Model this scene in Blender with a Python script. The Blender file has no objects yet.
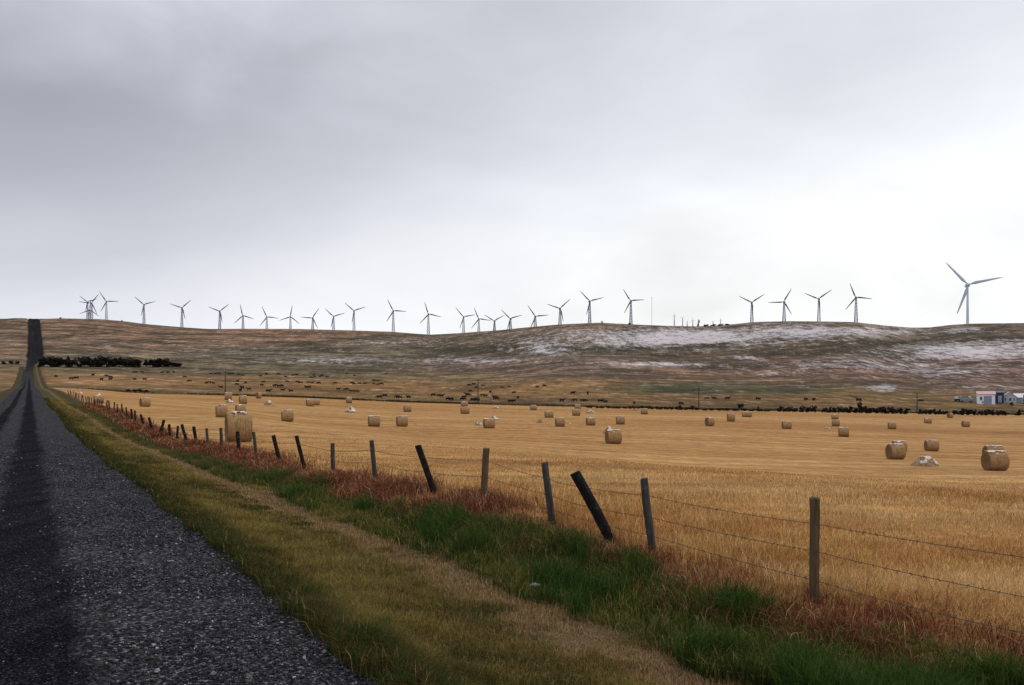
import bpy, bmesh, math, random
import numpy as np
from mathutils import Vector, Matrix

random.seed(7)
RNG = np.random.default_rng(7)
R = math.radians
sc = bpy.context.scene
COL = sc.collection

# ------------------------------------------------------------------ camera
F, CX, H0, EYE = 853.3, 512.0, 398.0, 2.0
cam = bpy.data.cameras.new("camera")
cam.sensor_width = 36.0
cam.lens = 36.0 * F / 1024.0
cam.shift_y = (H0 - 342.5) / 1024.0
cam.clip_start = 0.1
cam.clip_end = 12000
cam_ob = bpy.data.objects.new("camera", cam)
cam_ob.location = (0, 0, EYE)
cam_ob.rotation_euler = (R(90), 0, 0)
COL.objects.link(cam_ob)
sc.camera = cam_ob

# ------------------------------------------------------------------ numpy noise
def _hash(ix, iy, seed):
    h = (ix.astype(np.int64) * 374761393 + iy.astype(np.int64) * 668265263 + seed * 974711) & 0xffffffff
    h = ((h ^ (h >> 13)) * 1274126177) & 0xffffffff
    h = h ^ (h >> 16)
    return (h & 0xffff) / 65535.0

def vnoise(x, y, seed=0):
    x = np.asarray(x, float); y = np.asarray(y, float)
    ix = np.floor(x); iy = np.floor(y)
    fx = x - ix; fy = y - iy
    fx = fx * fx * (3 - 2 * fx); fy = fy * fy * (3 - 2 * fy)
    a = _hash(ix, iy, seed); b = _hash(ix + 1, iy, seed)
    c = _hash(ix, iy + 1, seed); d = _hash(ix + 1, iy + 1, seed)
    return (a + (b - a) * fx) * (1 - fy) + (c + (d - c) * fx) * fy

def fbm(x, y, seed=0, octs=4, gain=0.5):
    s = 0; a = 1.0; t = 0
    for o in range(octs):
        s = s + a * (vnoise(x * 2 ** o, y * 2 ** o, seed + o * 17) - 0.5)
        t += a; a *= gain
    return s / t * 2.0          # about -1..1

def smooth(a, b, x):
    t = np.clip((x - a) / (b - a), 0, 1)
    return t * t * (3 - 2 * t)

# ------------------------------------------------------------------ terrain
TH = R(-29.5)
DX, DY = math.sin(TH), math.cos(TH)            # along the road
NX, NY = math.cos(TH), -math.sin(TH)           # across it, to the right
def sl_to_xy(s, l): return s * DX + l * NX, s * DY + l * NY
def xy_to_sl(x, y): return x * DX + y * DY, x * NX + y * NY

YF = 310.0
RIDGE_PX = [(-400, 318), (0, 318.6), (40, 318), (80, 318.6), (99, 319), (122, 321), (144, 324), (182, 327.3), (208, 329), (250, 328.8),
            (298, 329), (352, 330.4), (390, 331.6), (429, 334.7), (462, 333), (497, 330.4), (536, 326.5), (560, 324.5), (599, 322.7),
            (638, 324.7), (669, 325.9), (697, 326.4), (725, 325), (755, 321.8), (791, 321), (853, 322), (886, 325.7), (910, 327.6), (928, 327.6),
            (950, 325), (972, 323.6), (1024, 323), (1100, 324), (1250, 318), (1500, 322)]
RIDGE_Y = [(-400, 1180), (35, 1180), (100, 1200), (350, 1180), (430, 1150), (560, 1010), (640, 1000), (760, 960), (860, 890), (920, 900), (970, 880), (1024, 860), (1500, 840)]
def ridge_y(px): return np.interp(px, [a for a, b in RIDGE_Y], [b for a, b in RIDGE_Y])
YN = [1.2, 5, 20, 40, 60, 85, 110, 150, 200, 250, 310]
COLS = [(-400, [0, 0, 0, 0, .1, .5, .9, 1.9, 3.4, 4.5, 5.6]),
        (35,   [0, 0, 0, 0, .1, .5, .9, 1.9, 3.4, 4.5, 5.6]),
        (120,  [0, 0, 0, 0, -.1, .0, .2, .5, 1.2, 2.5, 4.0]),
        (238,  [0, 0, 0, -.2, -.4, -.6, -.5, -.2, .5, 1.5, 3.0]),
        (300,  [0, 0, 0, -.5, -1, -1.4, -1.5, -1.3, -.3, .9, 2.3]),
        (400,  [0, 0, -.1, -.9, -1.5, -2, -2.3, -2.4, -1.6, -.6, .6]),
        (512,  [0, 0, -.2, -1.2, -1.9, -2.4, -2.7, -2.8, -2.4, -1.7, -.6]),
        (610,  [0, 0, -.3, -1.5, -2.4, -3, -3.2, -3.1, -2.9, -2.4, -1.4]),
        (700,  [0, 0, -.4, -1.8, -2.8, -3.4, -3.6, -3.4, -3.2, -2.9, -2.2]),
        (850,  [0, 0, -.5, -2, -3, -3.9, -4.3, -4.4, -4.3, -4, -3.1]),
        (1000, [0, 0, -.6, -2.1, -3.1, -4.3, -5, -5.4, -5.5, -5.2, -4]),
        (1500, [0, 0, -.6, -2.2, -3.3, -4.5, -5.3, -5.8, -6, -5.8, -4.8])]
G_T = [0, .05, .12, .28, .45, .65, .85, .95, 1.0]
G_V = [0, .03, .1, .25, .40, .62, .875, .97, 1.0]
PXG = np.arange(-700, 1901, 10.0)
QG = np.linspace(0, 3, 361)
def _build_table():
    tab = np.zeros((len(PXG), len(QG)))
    cpx = [c for c, _ in COLS]
    for i, p in enumerate(PXG):
        zr = np.array([np.interp(p, cpx, [v[k] for _, v in COLS]) for k in range(len(YN))])
        ry = ridge_y(p)
        rr = np.interp(p, [a for a, b in RIDGE_PX], [b for a, b in RIDGE_PX])
        edge = H0 - (zr[-1] - EYE) * F / YF
        q1 = QG[QG <= 1]
        y1 = np.exp(q1 * math.log(YF / 1.2)) * 1.2
        z1 = np.interp(y1, YN, zr)
        q2 = QG[(QG > 1) & (QG <= 2)] - 1
        y2 = YF + (ry - YF) * q2
        row = edge + (rr - edge) * np.interp(q2, G_T, G_V)
        z2 = EYE + (H0 - row) * y2 / F
        zt = EYE + (H0 - rr) * ry / F
        q3 = QG[QG > 2] - 2
        z3 = zt - 60 * q3 - 4 * np.minimum(q3 * 8, 1)
        tab[i] = np.concatenate([z1, z2, z3])
    # soften creases everywhere but at the crest itself
    k = np.array([1, 2, 3, 2, 1.]) / 9
    sm = tab.copy()
    for _ in range(3):
        pad = np.pad(sm, ((0, 0), (2, 2)), mode='edge')
        sm = sum(k[j] * pad[:, j:j + sm.shape[1]] for j in range(5))
    keep = smooth(1.88, 1.97, QG)
    return sm * (1 - keep) + tab * keep
TAB = _build_table()

def q_of(px, y):
    ry = ridge_y(px)
    return np.where(y <= YF, np.log(np.maximum(y, 1.2) / 1.2) / math.log(YF / 1.2),
                    np.where(y <= ry, 1 + (y - YF) / (ry - YF), np.minimum(2 + (y - ry) / ry, 3.0)))

def z_table(px, y):
    px = np.clip(px, PXG[0], PXG[-1] - 1e-3); q = np.clip(q_of(px, y), 0, 2.99999)
    fi = (px - PXG[0]) / 10.0; i = np.floor(fi).astype(int); fi -= i
    fj = q / 3 * (len(QG) - 1); j = np.floor(fj).astype(int); fj -= j
    return (TAB[i, j] * (1 - fi) + TAB[i + 1, j] * fi) * (1 - fj) + (TAB[i, j + 1] * (1 - fi) + TAB[i + 1, j + 1] * fi) * fj

Z0_S = [-50, 0, 50, 62, 72, 85, 117, 160, 230, 300, 345]
Z0_Z = [0, 0, 0, .1, .35, .65, .95, 1.9, 3.6, 4.8, 5.5]
PL_L = [-12, -5, -3.6, -2.5, 0, 1.4, 2.1, 2.5, 3.4, 4.6, 5.6, 6.3, 6.9, 8, 12]
PL_Z = [-.3, -.35, -.1, 0, .05, .02, -.02, -.08, -.14, -.18, -.14, -.02, .06, .05, 0]
FZ_S = [0, 6, 8, 11, 13, 15, 18, 21, 24, 30, 36, 45, 55, 62, 70, 90]
FZ_Z = [-.15, -.12, -.02, .1, .12, .06, .0, -.05, -.1, -.14, -.2, -.24, -.2, -.1, 0, 0]
U48 = math.tan(R(48))
def zfun(x, y):
    """height of the land"""
    x = np.asarray(x, float); y = np.asarray(y, float)
    a = np.arctan2(x, y)
    r = np.hypot(x, y)
    ac = np.clip(a, -R(48), R(48))
    yy = np.maximum(r * np.cos(ac), 1.2)
    px = CX + F * np.tan(ac)
    zt = z_table(px, yy)
    t = q_of(px, yy) - 1
    amp = 2.6 * smooth(0.1, 0.35, t) * (1 - 0.93 * smooth(0.62, 0.93, t)) + .12 * smooth(-.9, -.3, t)
    amp *= 1 - .8 * np.exp(-((px - 35) / 40.0) ** 2)
    zt = zt + amp * fbm(x / 85.0, y / 60.0, 5, 4)
    s, l = xy_to_sl(x, y)
    zfar = z_table(np.full_like(s, 31.0), np.maximum(s * DY, 1.2))
    z0 = np.where(s < 345, np.interp(s, Z0_S, Z0_Z), zfar)
    zs = z0 + np.interp(l, PL_L, PL_Z) + np.interp(s, FZ_S, FZ_Z) * smooth(3.0, 6.5, l)
    w = smooth(7.0, 38.0, l) + smooth(-7.0, -38.0, l)
    return zs * (1 - w) + zt * w

def zf(x, y): return float(zfun(np.array([x]), np.array([y]))[0])

def row_of(x, y, z): return H0 - (z - EYE) * F / y

_YS = np.concatenate([np.exp(np.linspace(math.log(4), math.log(310), 700)), np.linspace(311, 1300, 1500)])
def find(px, row, ymin=4.0):
    """the first land point that shows at this pixel: (x, y, z)"""
    u = (px - CX) / F
    zz = zfun(u * _YS, _YS)
    rr = row_of(u * _YS, _YS, zz)
    ok = np.where((rr <= row) & (_YS >= ymin))[0]
    k = ok[0] if len(ok) else int(np.argmin(rr))
    y = float(_YS[k])
    return u * y, y, float(zz[k])

# ------------------------------------------------------------------ object helpers
def link(o): COL.objects.link(o); return o
def tag(o, label=None, cat=None, group=None, kind=None):
    if label: o["label"] = label
    if cat: o["category"] = cat
    if group: o["group"] = group
    if kind: o["kind"] = kind
    return o
def ob(name, mesh, parent=None, mat=None):
    o = bpy.data.objects.new(name, mesh); link(o)
    if mat: mesh.materials.clear(); mesh.materials.append(mat)
    if parent: o.parent = parent
    return o
def empty(name, loc=(0, 0, 0), rz=0.0, scale=None):
    o = bpy.data.objects.new(name, None); link(o)
    o.empty_display_size = .3
    o.location = loc; o.rotation_euler = (0, 0, rz)
    if scale: o.scale = scale
    return o
def copy_tree(o, parent=None):
    c = o.copy(); link(c)
    if parent: c.parent = parent
    for ch in list(o.children): copy_tree(ch, c)
    return c
def np_mesh(name, V, faces_flat, sizes, smooth_shade=False, attrs=None):
    m = bpy.data.meshes.new(name)
    V = np.asarray(V, np.float32)
    m.vertices.add(len(V)); m.vertices.foreach_set("co", V.ravel())
    sizes = np.asarray(sizes, np.int32); ff = np.asarray(faces_flat, np.int32).ravel()
    m.loops.add(len(ff)); m.loops.foreach_set("vertex_index", ff)
    m.polygons.add(len(sizes))
    st = np.concatenate([[0], np.cumsum(sizes)[:-1]]).astype(np.int32)
    m.polygons.foreach_set("loop_start", st)
    m.polygons.foreach_set("use_smooth", np.full(len(sizes), smooth_shade))
    m.update(calc_edges=True)
    for k, v in (attrs or {}).items():
        v = np.asarray(v, np.float32)
        if v.ndim == 2:
            if v.shape[1] == 3: v = np.concatenate([v, np.ones((len(v), 1), np.float32)], 1)
            a = m.attributes.new(k, 'FLOAT_COLOR', 'POINT'); a.data.foreach_set("color", v.ravel())
        else:
            a = m.attributes.new(k, 'FLOAT', 'POINT'); a.data.foreach_set("value", v)
    return m
def grid_faces(nr, nc, keep=None):
    i, j = np.meshgrid(np.arange(nr - 1), np.arange(nc - 1), indexing='ij')
    a = i * nc + j
    q = np.stack([a, a + 1, a + nc + 1, a + nc], -1).reshape(-1, 4)
    if keep is not None: q = q[keep.ravel()]
    return q
def bm_mesh(bm, name, smooth_shade=False):
    bmesh.ops.recalc_face_normals(bm, faces=bm.faces)
    m = bpy.data.meshes.new(name); bm.to_mesh(m); bm.free()
    if smooth_shade:
        for p in m.polygons: p.use_smooth = True
    return m
def add_box(bm, c, s, rz=0, rx=0, ry=0):
    M = Matrix.Translation(c) @ Matrix.Rotation(rz, 4, 'Z') @ Matrix.Rotation(ry, 4, 'Y') @ Matrix.Rotation(rx, 4, 'X') @ Matrix.Diagonal((s[0], s[1], s[2], 1))
    return bmesh.ops.create_cube(bm, size=1, matrix=M)
def add_tube(bm, pts, rad, n=6, cap=True):
    pts = [Vector(p) for p in pts]
    rads = rad if isinstance(rad, (list, tuple)) else [rad] * len(pts)
    rings = []
    for k, p in enumerate(pts):
        d = (pts[min(k + 1, len(pts) - 1)] - pts[max(k - 1, 0)]).normalized()
        up = Vector((0, 0, 1)) if abs(d.z) < .9 else Vector((1, 0, 0))
        a = d.cross(up).normalized(); b = d.cross(a).normalized()
        rings.append([bm.verts.new(p + (a * math.cos(2 * math.pi * j / n) + b * math.sin(2 * math.pi * j / n)) * rads[k]) for j in range(n)])
    for r0, r1 in zip(rings, rings[1:]):
        for j in range(n): bm.faces.new((r0[j], r0[(j + 1) % n], r1[(j + 1) % n], r1[j]))
    if cap:
        bm.faces.new(rings[0]); bm.faces.new(rings[-1])
def add_prism(bm, outline, y0, y1):
    """outline in (x,z), extruded along y"""
    a = [bm.verts.new((x, y0, z)) for x, z in outline]; b = [bm.verts.new((x, y1, z)) for x, z in outline]
    n = len(a)
    for j in range(n): bm.faces.new((a[j], a[(j + 1) % n], b[(j + 1) % n], b[j]))
    bm.faces.new(a); bm.faces.new(b)

ONES = "zeroth first second third fourth fifth sixth seventh eighth ninth tenth eleventh twelfth thirteenth fourteenth fifteenth sixteenth seventeenth eighteenth nineteenth".split()
TENS = {2: ("twenty", "twentieth"), 3: ("thirty", "thirtieth"), 4: ("forty", "fortieth"), 5: ("fifty", "fiftieth"), 6: ("sixty", "sixtieth"), 7: ("seventy", "seventieth"), 8: ("eighty", "eightieth"), 9: ("ninety", "ninetieth")}
def nth(n):
    if n < 20: return ONES[n]
    t, o = divmod(n, 10)
    return TENS[t][1] if o == 0 else TENS[t][0] + "-" + ONES[o]

# ------------------------------------------------------------------ materials
class NT:
    def __init__(s, name):
        s.m = bpy.data.materials.new(name); s.m.use_nodes = True
        s.t = s.m.node_tree; s.t.nodes.clear()
        s.out = s.t.nodes.new("ShaderNodeOutputMaterial")
    def n(s, typ, **kw):
        nd = s.t.nodes.new(typ)
        for k, v in kw.items():
            if k.startswith("i_"):
                key = k[2:]
                key = int(key) if key.isdigit() else key.replace("_", " ")
                nd.inputs[key].default_value = v
            else: setattr(nd, k, v)
        return nd
    def l(s, a, b): s.t.links.new(a, b)
    def coord(s, scale=(1, 1, 1), rot=(0, 0, 0), out="Object"):
        tc = s.n("ShaderNodeTexCoord"); mp = s.n("ShaderNodeMapping")
        mp.inputs["Scale"].default_value = scale; mp.inputs["Rotation"].default_value = rot
        s.l(tc.outputs[out], mp.inputs[0]); return mp.outputs[0]
    def noise(s, vec, scale, detail=4, rough=.6, dist=0):
        nd = s.n("ShaderNodeTexNoise"); nd.inputs["Scale"].default_value = scale; nd.inputs["Detail"].default_value = detail
        nd.inputs["Roughness"].default_value = rough; nd.inputs["Distortion"].default_value = dist
        s.l(vec, nd.inputs["Vector"]); return nd.outputs["Fac"]
    def ramp(s, fac, stops, interp='LINEAR'):
        r = s.n("ShaderNodeValToRGB"); r.color_ramp.interpolation = interp
        el = r.color_ramp.elements
        while len(el) < len(stops): el.new(.5)
        for e, (p, c) in zip(el, stops):
            e.position = p; e.color = (c[0], c[1], c[2], 1) if not isinstance(c, (int, float)) else (c, c, c, 1)
        s.l(fac, r.inputs[0]); return r.outputs[0]
    def mix(s, fac, a, b, mode='MIX'):
        m = s.n("ShaderNodeMix", data_type='RGBA', blend_type=mode)
        for val, idx in ((fac, 0), (a, 6), (b, 7)):
            if isinstance(val, (int, float)): m.inputs[idx].default_value = val if idx == 0 else (val, val, val, 1)
            elif isinstance(val, tuple): m.inputs[idx].default_value = (*val, 1)
            else: s.l(val, m.inputs[idx])
        return m.outputs[2]
    def math(s, op, a, b=0.0, c=None):
        m = s.n("ShaderNodeMath", operation=op)
        for k, v in enumerate([a, b] + ([c] if c is not None else [])):
            if isinstance(v, (int, float)): m.inputs[k].default_value = v
            else: s.l(v, m.inputs[k])
        return m.outputs[0]
    def attr(s, name, out="Color"):
        return s.n("ShaderNodeAttribute", attribute_name=name).outputs[out]
    def done(s, col, rough=.9, bump=None, bstr=.5, bdist=.05, spec=.2, metal=0.0):
        p = s.n("ShaderNodeBsdfPrincipled")
        if isinstance(col, tuple): p.inputs["Base Color"].default_value = (*col, 1)
        else: s.l(col, p.inputs["Base Color"])
        p.inputs["Roughness"].default_value = rough
        p.inputs["Specular IOR Level"].default_value = spec
        p.inputs["Metallic"].default_value = metal
        if bump is not None:
            b = s.n("ShaderNodeBump"); b.inputs["Strength"].default_value = bstr; b.inputs["Distance"].default_value = bdist
            s.l(bump, b.inputs["Height"]); s.l(b.outputs[0], p.inputs["Normal"])
        s.l(p.outputs[0], s.out.inputs[0]); return s.m

def mat_simple(name, col, rough=.7, var=.25, scale=4.0, metal=0.0, spec=.3):
    t = NT(name); v = t.coord()
    f = t.noise(v, scale, 5)
    lo = tuple(c * (1 - var) for c in col); hi = tuple(min(1, c * (1 + var)) for c in col)
    return t.done(t.ramp(f, [(.3, lo), (.7, hi)]), rough, f, .2, .02, spec, metal)

def mat_field():
    t = NT("stubble_ground")
    v1 = t.coord((.006, .03, .03), (0, 0, R(6))); v2 = t.coord((.05, .30, .3), (0, 0, R(4))); v3 = t.coord((.9, 2.2, 1), (0, 0, R(3))); v4 = t.coord((1, 1, 1))
    a = t.noise(v1, 1.0, 5, .6, .6); b = t.noise(v2, 1.0, 6, .65, .8); c = t.noise(v3, 1.0, 5, .65); d = t.noise(v4, 14, 4, .7)
    base = t.ramp(a, [(.30, (.28, .139, .049)), (.5, (.365, .197, .072)), (.70, (.44, .274, .118))])
    s = t.ramp(b, [(.32, (.62, .52, .42)), (.5, (1, 1, 1)), (.72, (1.3, 1.28, 1.2))])
    col = t.mix(.75, base, s, 'MULTIPLY')
    s2 = t.ramp(c, [(.3, .72), (.52, 1.0), (.75, 1.2)])
    col = t.mix(.7, col, s2, 'MULTIPLY')
    wv = t.n("ShaderNodeTexWave", wave_type='BANDS', bands_direction='Y'); wv.inputs["Scale"].default_value = .045; wv.inputs["Distortion"].default_value = 2.2; wv.inputs["Detail"].default_value = 3; wv.inputs["Detail Scale"].default_value = .6
    t.l(t.coord((.25, 1, 1), (0, 0, R(8))), wv.inputs["Vector"])
    col = t.mix(.55, col, t.ramp(wv.outputs["Fac"], [(.0, .70), (.25, .98), (.8, 1.0), (1, 1.14)]), 'MULTIPLY')
    sw = t.noise(t.coord((.12, 1.6, 1), (0, 0, R(8))), .8, 3, .6)
    col = t.mix(.6, col, t.ramp(sw, [(.36, .70), (.5, 1.0), (.66, 1.16)]), 'MULTIPLY')
    ru = t.noise(t.coord((1, .33, 1), (0, 0, R(5))), .9, 5, .8)
    col = t.mix(.85, col, t.ramp(ru, [(.34, .66), (.5, 1.0), (.66, 1.28)]), 'MULTIPLY')
    s3 = t.ramp(d, [(.3, .62), (.55, 1.0), (.75, 1.25)])
    col = t.mix(.6, col, s3, 'MULTIPLY')
    h = t.math('ADD', c, t.math('MULTIPLY', d, .6))
    return t.done(col, .95, h, .6, .12, .05)

def mat_hill(name):
    t = NT(name)
    tint = t.attr("tint"); snow = t.attr("snow", "Fac")
    v = t.coord((1, 1, 1)); vs_ = t.coord((.5, 1, 1), (0, 0, R(7)))
    a = t.noise(v, .016, 6, .62, .5); b = t.noise(vs_, .085, 6, .7, .6); c = t.noise(v, .4, 4, .7); e_ = t.noise(t.coord((.22, 1, 1), (0, 0, R(-5))), .045, 6, .68, .8)
    m1 = t.ramp(a, [(.28, (.50, .50, .48)), (.5, (1, 1, 1)), (.72, (1.4, 1.36, 1.3))])
    col = t.mix(.9, tint, m1, 'MULTIPLY')
    m2 = t.ramp(b, [(.32, (.40, .40, .38)), (.5, (.97, .97, .97)), (.70, (1.5, 1.45, 1.4))])
    col = t.mix(.95, col, m2, 'MULTIPLY')
    sp = t.noise(t.coord((1, .30, .3)), .17, 5, .75, .3); sp2 = t.noise(t.coord((.42, .62, .62), (0, 0, R(5))), .15, 5, .72)
    col = t.mix(.95, col, t.ramp(sp, [(.34, .50), (.5, 1.0), (.66, 1.45)]), 'MULTIPLY')
    col = t.mix(.8, col, t.ramp(sp2, [(.34, .55), (.5, 1.0), (.66, 1.35)]), 'MULTIPLY')
    m3 = t.ramp(c, [(.3, .70), (.7, 1.28)])
    col = t.mix(.85, col, m3, 'MULTIPLY')
    # low dark scrub in streaks
    hl = t.attr("scrub", "Fac")
    k = t.ramp(t.math('ADD', e_, t.math('MULTIPLY', hl, .16)), [(.615, 0), (.72, .8)])
    col = t.mix(k, col, (.036, .030, .018))
    # thin snow lying in wind-blown patches
    n = t.math('ADD', t.math('ADD', t.math('MULTIPLY', e_, .30), t.math('MULTIPLY', sp2, .6)), t.math('ADD', t.math('MULTIPLY', b, .30), t.math('ADD', t.math('MULTIPLY', sp, .70), t.math('MULTIPLY', t.math('SUBTRACT', c, .5), .5))))
    e = t.math('ADD', n, t.math('MULTIPLY', snow, .385))
    f = t.ramp(t.math('MULTIPLY', e, .6), [(.63, 0), (.69, .24), (.77, .66)])
    col = t.mix(f, col, (.66, .62, .66))
    return t.done(col, .95, b, .5, 1.0, .05)

def mat_verge():
    t = NT("verge_soil")
    c = t.attr("Col"); v = t.coord((1, 1, 1))
    a = t.noise(v, 1.2, 5, .65); b = t.noise(v, 22, 4, .75)
    col = t.mix(.8, c, t.ramp(a, [(.3, .65), (.7, 1.3)]), 'MULTIPLY')
    col = t.mix(.8, col, t.ramp(b, [(.3, .5), (.7, 1.4)]), 'MULTIPLY')
    return t.done(col, .95, b, .6, .04, .05)

def mat_road():
    t = NT("gravel_road")
    g = t.attr("loose", "Fac"); v = t.coord((1, 1, 1))
    a = t.noise(v, .8, 5, .6); b = t.noise(v, 55, 3, .8)
    vo = t.n("ShaderNodeTexVoronoi"); vo.inputs["Scale"].default_value = 38; t.l(v, vo.inputs["Vector"])
    stone = t.n("ShaderNodeSeparateColor"); t.l(vo.outputs["Color"], stone.inputs[0])
    vp = t.n("ShaderNodeTexVoronoi"); vp.inputs["Scale"].default_value = 75; t.l(v, vp.inputs["Vector"])
    sp_ = t.n("ShaderNodeSeparateColor"); t.l(vp.outputs["Color"], sp_.inputs[0])
    packed = t.ramp(sp_.outputs[1], [(0, (.004, .004, .005)), (.6, (.0095, .0093, .0115)), (.9, (.020, .0195, .023)), (1, (.06, .059, .066))])
    packed = t.mix(.8, packed, t.ramp(t.noise(t.coord((1, .12, 1), (0, 0, R(-29.5))), 2.2, 4, .6), [(.3, .6), (.7, 1.7)]), 'MULTIPLY')
    loose = t.ramp(stone.outputs[0], [(0, (.009, .009, .011)), (.5, (.024, .0235, .0285)), (.85, (.060, .059, .068)), (1, (.18, .178, .197))])
    f = t.math('ADD', g, t.math('MULTIPLY', t.math('SUBTRACT', a, .5), .5))
    f = t.ramp(f, [(.3, 0), (.7, 1)])
    col = t.mix(f, packed, loose)
    h = t.math('ADD', t.math('MULTIPLY', vo.outputs["Distance"], -1.0), b)
    return t.done(col, 1.0, h, .7, .02, 0.0)

def mat_blade(name, trans=.35):
    t = NT(name)
    c = t.attr("Col")
    d = t.n("ShaderNodeBsdfDiffuse"); tr = t.n("ShaderNodeBsdfTranslucent")
    t.l(c, d.inputs[0]); t.l(c, tr.inputs[0])
    m = t.n("ShaderNodeMixShader"); m.inputs[0].default_value = trans
    t.l(d.outputs[0], m.inputs[1]); t.l(tr.outputs[0], m.inputs[2]); t.l(m.outputs[0], t.out.inputs[0])
    return t.m

def mat_attr(name, rough=.8, spec=.25):
    t = NT(name); c = t.attr("Col"); v = t.coord()
    f = t.noise(v, 60, 3)
    return t.done(t.mix(.6, c, t.ramp(f, [(.3, .7), (.7, 1.25)]), 'MULTIPLY'), rough, None, spec=spec)

def mat_bale():
    t = NT("rolled_straw")
    v = t.coord((3, 26, 26)); v2 = t.coord((1, 1, 1))
    a = t.noise(t.coord((44, 5, 5)), 1, 4, .7, .4); b = t.noise(v2, 5, 4, .6); c = t.noise(t.coord((30, 30, 30)), 1, 4, .8)
    col = t.ramp(a, [(.25, (.19, .105, .046)), (.5, (.385, .235, .115)), (.78, (.60, .42, .23))])
    col = t.mix(.6, col, t.ramp(b, [(.3, .62), (.7, 1.2)]), 'MULTIPLY')
    col = t.mix(.7, col, t.ramp(c, [(.3, .6), (.7, 1.3)]), 'MULTIPLY')
    return t.done(col, .95, t.math('ADD', a, c), .8, .05, .05)

def mat_bale_end():
    t = NT("bale_end_spiral")
    tc = t.n("ShaderNodeTexCoord"); sp = t.n("ShaderNodeSeparateXYZ"); t.l(tc.outputs["Object"], sp.inputs[0])
    r = t.math('SQRT', t.math('ADD', t.math('POWER', sp.outputs[1], 2.0), t.math('POWER', t.math('SUBTRACT', sp.outputs[2], .5), 2.0)))
    an = t.math('ARCTAN2', sp.outputs[1], t.math('SUBTRACT', sp.outputs[2], .5))
    w = t.math('FRACT', t.math('ADD', t.math('MULTIPLY', r, 22.0), t.math('MULTIPLY', an, .159)))
    n = t.noise(t.coord((1, 1, 1)), 26, 4, .8)
    h = t.math('ADD', t.math('MULTIPLY', w, .5), n)
    col = t.ramp(h, [(.3, (.06, .032, .016)), (.6, (.15, .085, .042)), (.95, (.28, .18, .10))])
    return t.done(col, .95, h, .8, .04, .05)

def mat_snow():
    t = NT("thin_snow"); f = t.noise(t.coord(), 9, 5, .7)
    return t.done(t.ramp(f, [(.3, (.44, .36, .28)), (.64, (.70, .64, .60))]), .8, f, .5, .04, .2)

M = {}
M['field'] = mat_field(); M['hill'] = mat_hill("hill_grass"); M['verge'] = mat_verge(); M['road'] = mat_road()
M['blade'] = mat_blade("grass_blade"); M['dry'] = mat_blade("dry_blade", .25); M['stone'] = mat_attr("gravel_stone", .9, .08)
M['leaf'] = mat_blade("shelterbelt_leaf", .15)
M['bale'] = mat_bale(); M['bale_end'] = mat_bale_end(); M['snow'] = mat_snow()
M['straw'] = mat_simple("loose_straw", (.30, .19, .105), .95, .5, 12)
M['tower'] = mat_simple("weathered_steel", (.24, .29, .38), .6, .12, .3)
M['tower_pale'] = mat_simple("painted_steel", (.58, .66, .80), .5, .06, .3)
M['blade_m'] = mat_simple("turbine_blade_backlit", (.085, .10, .14), .5, .1, .3)  # backlit darkness put into the blade colour
M['blade_pale'] = mat_simple("turbine_blade_pale", (.46, .53, .65), .5, .06, .3)
M['far_white'] = mat_simple("far_turbine_haze_paint", (.55, .56, .60), .5, .05, .3)  # distance haze put into the pale colour; the mast shares it
M['nacelle'] = mat_simple("nacelle_shell", (.20, .22, .27), .5, .1, .4)
M['black_hide'] = mat_simple("black_hide", (.006, .005, .005), .75, .3, 3)
M['brown_hide'] = mat_simple("red_brown_hide", (.05, .020, .012), .75, .3, 3)
M['bark'] = mat_simple("bark", (.06, .045, .035), .9, .4, 6)
M['pole'] = mat_simple("pole_wood", (.045, .038, .034), .9, .3, 3)
M['ceramic'] = mat_simple("insulator_glaze", (.25, .24, .24), .3, .1, 3)
M['wire'] = mat_simple("rusty_wire", (.07, .052, .045), .6, .4, 30, .5)

def mat_post(name, col, top):
    t = NT(name)
    g = t.noise(t.coord((30, 30, 2.2)), 1, 5, .7, .3); p = t.noise(t.coord(), 7, 4, .7)
    c = t.ramp(g, [(.28, tuple(x * .45 for x in col)), (.5, col), (.75, tuple(x * 1.6 for x in col))])
    c = t.mix(t.ramp(p, [(.56, 0), (.72, .55)]), c, top)
    return t.done(c, .9, g, .9, .02, .15)
M['post_dark'] = mat_post("tarred_post", (.011, .009, .009), (.05, .05, .055))
M['post_grey'] = mat_post("weathered_grey_post", (.052, .048, .048), (.15, .135, .125))
M['post_brown'] = mat_post("treated_brown_post", (.10, .066, .036), (.15, .12, .075))

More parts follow.
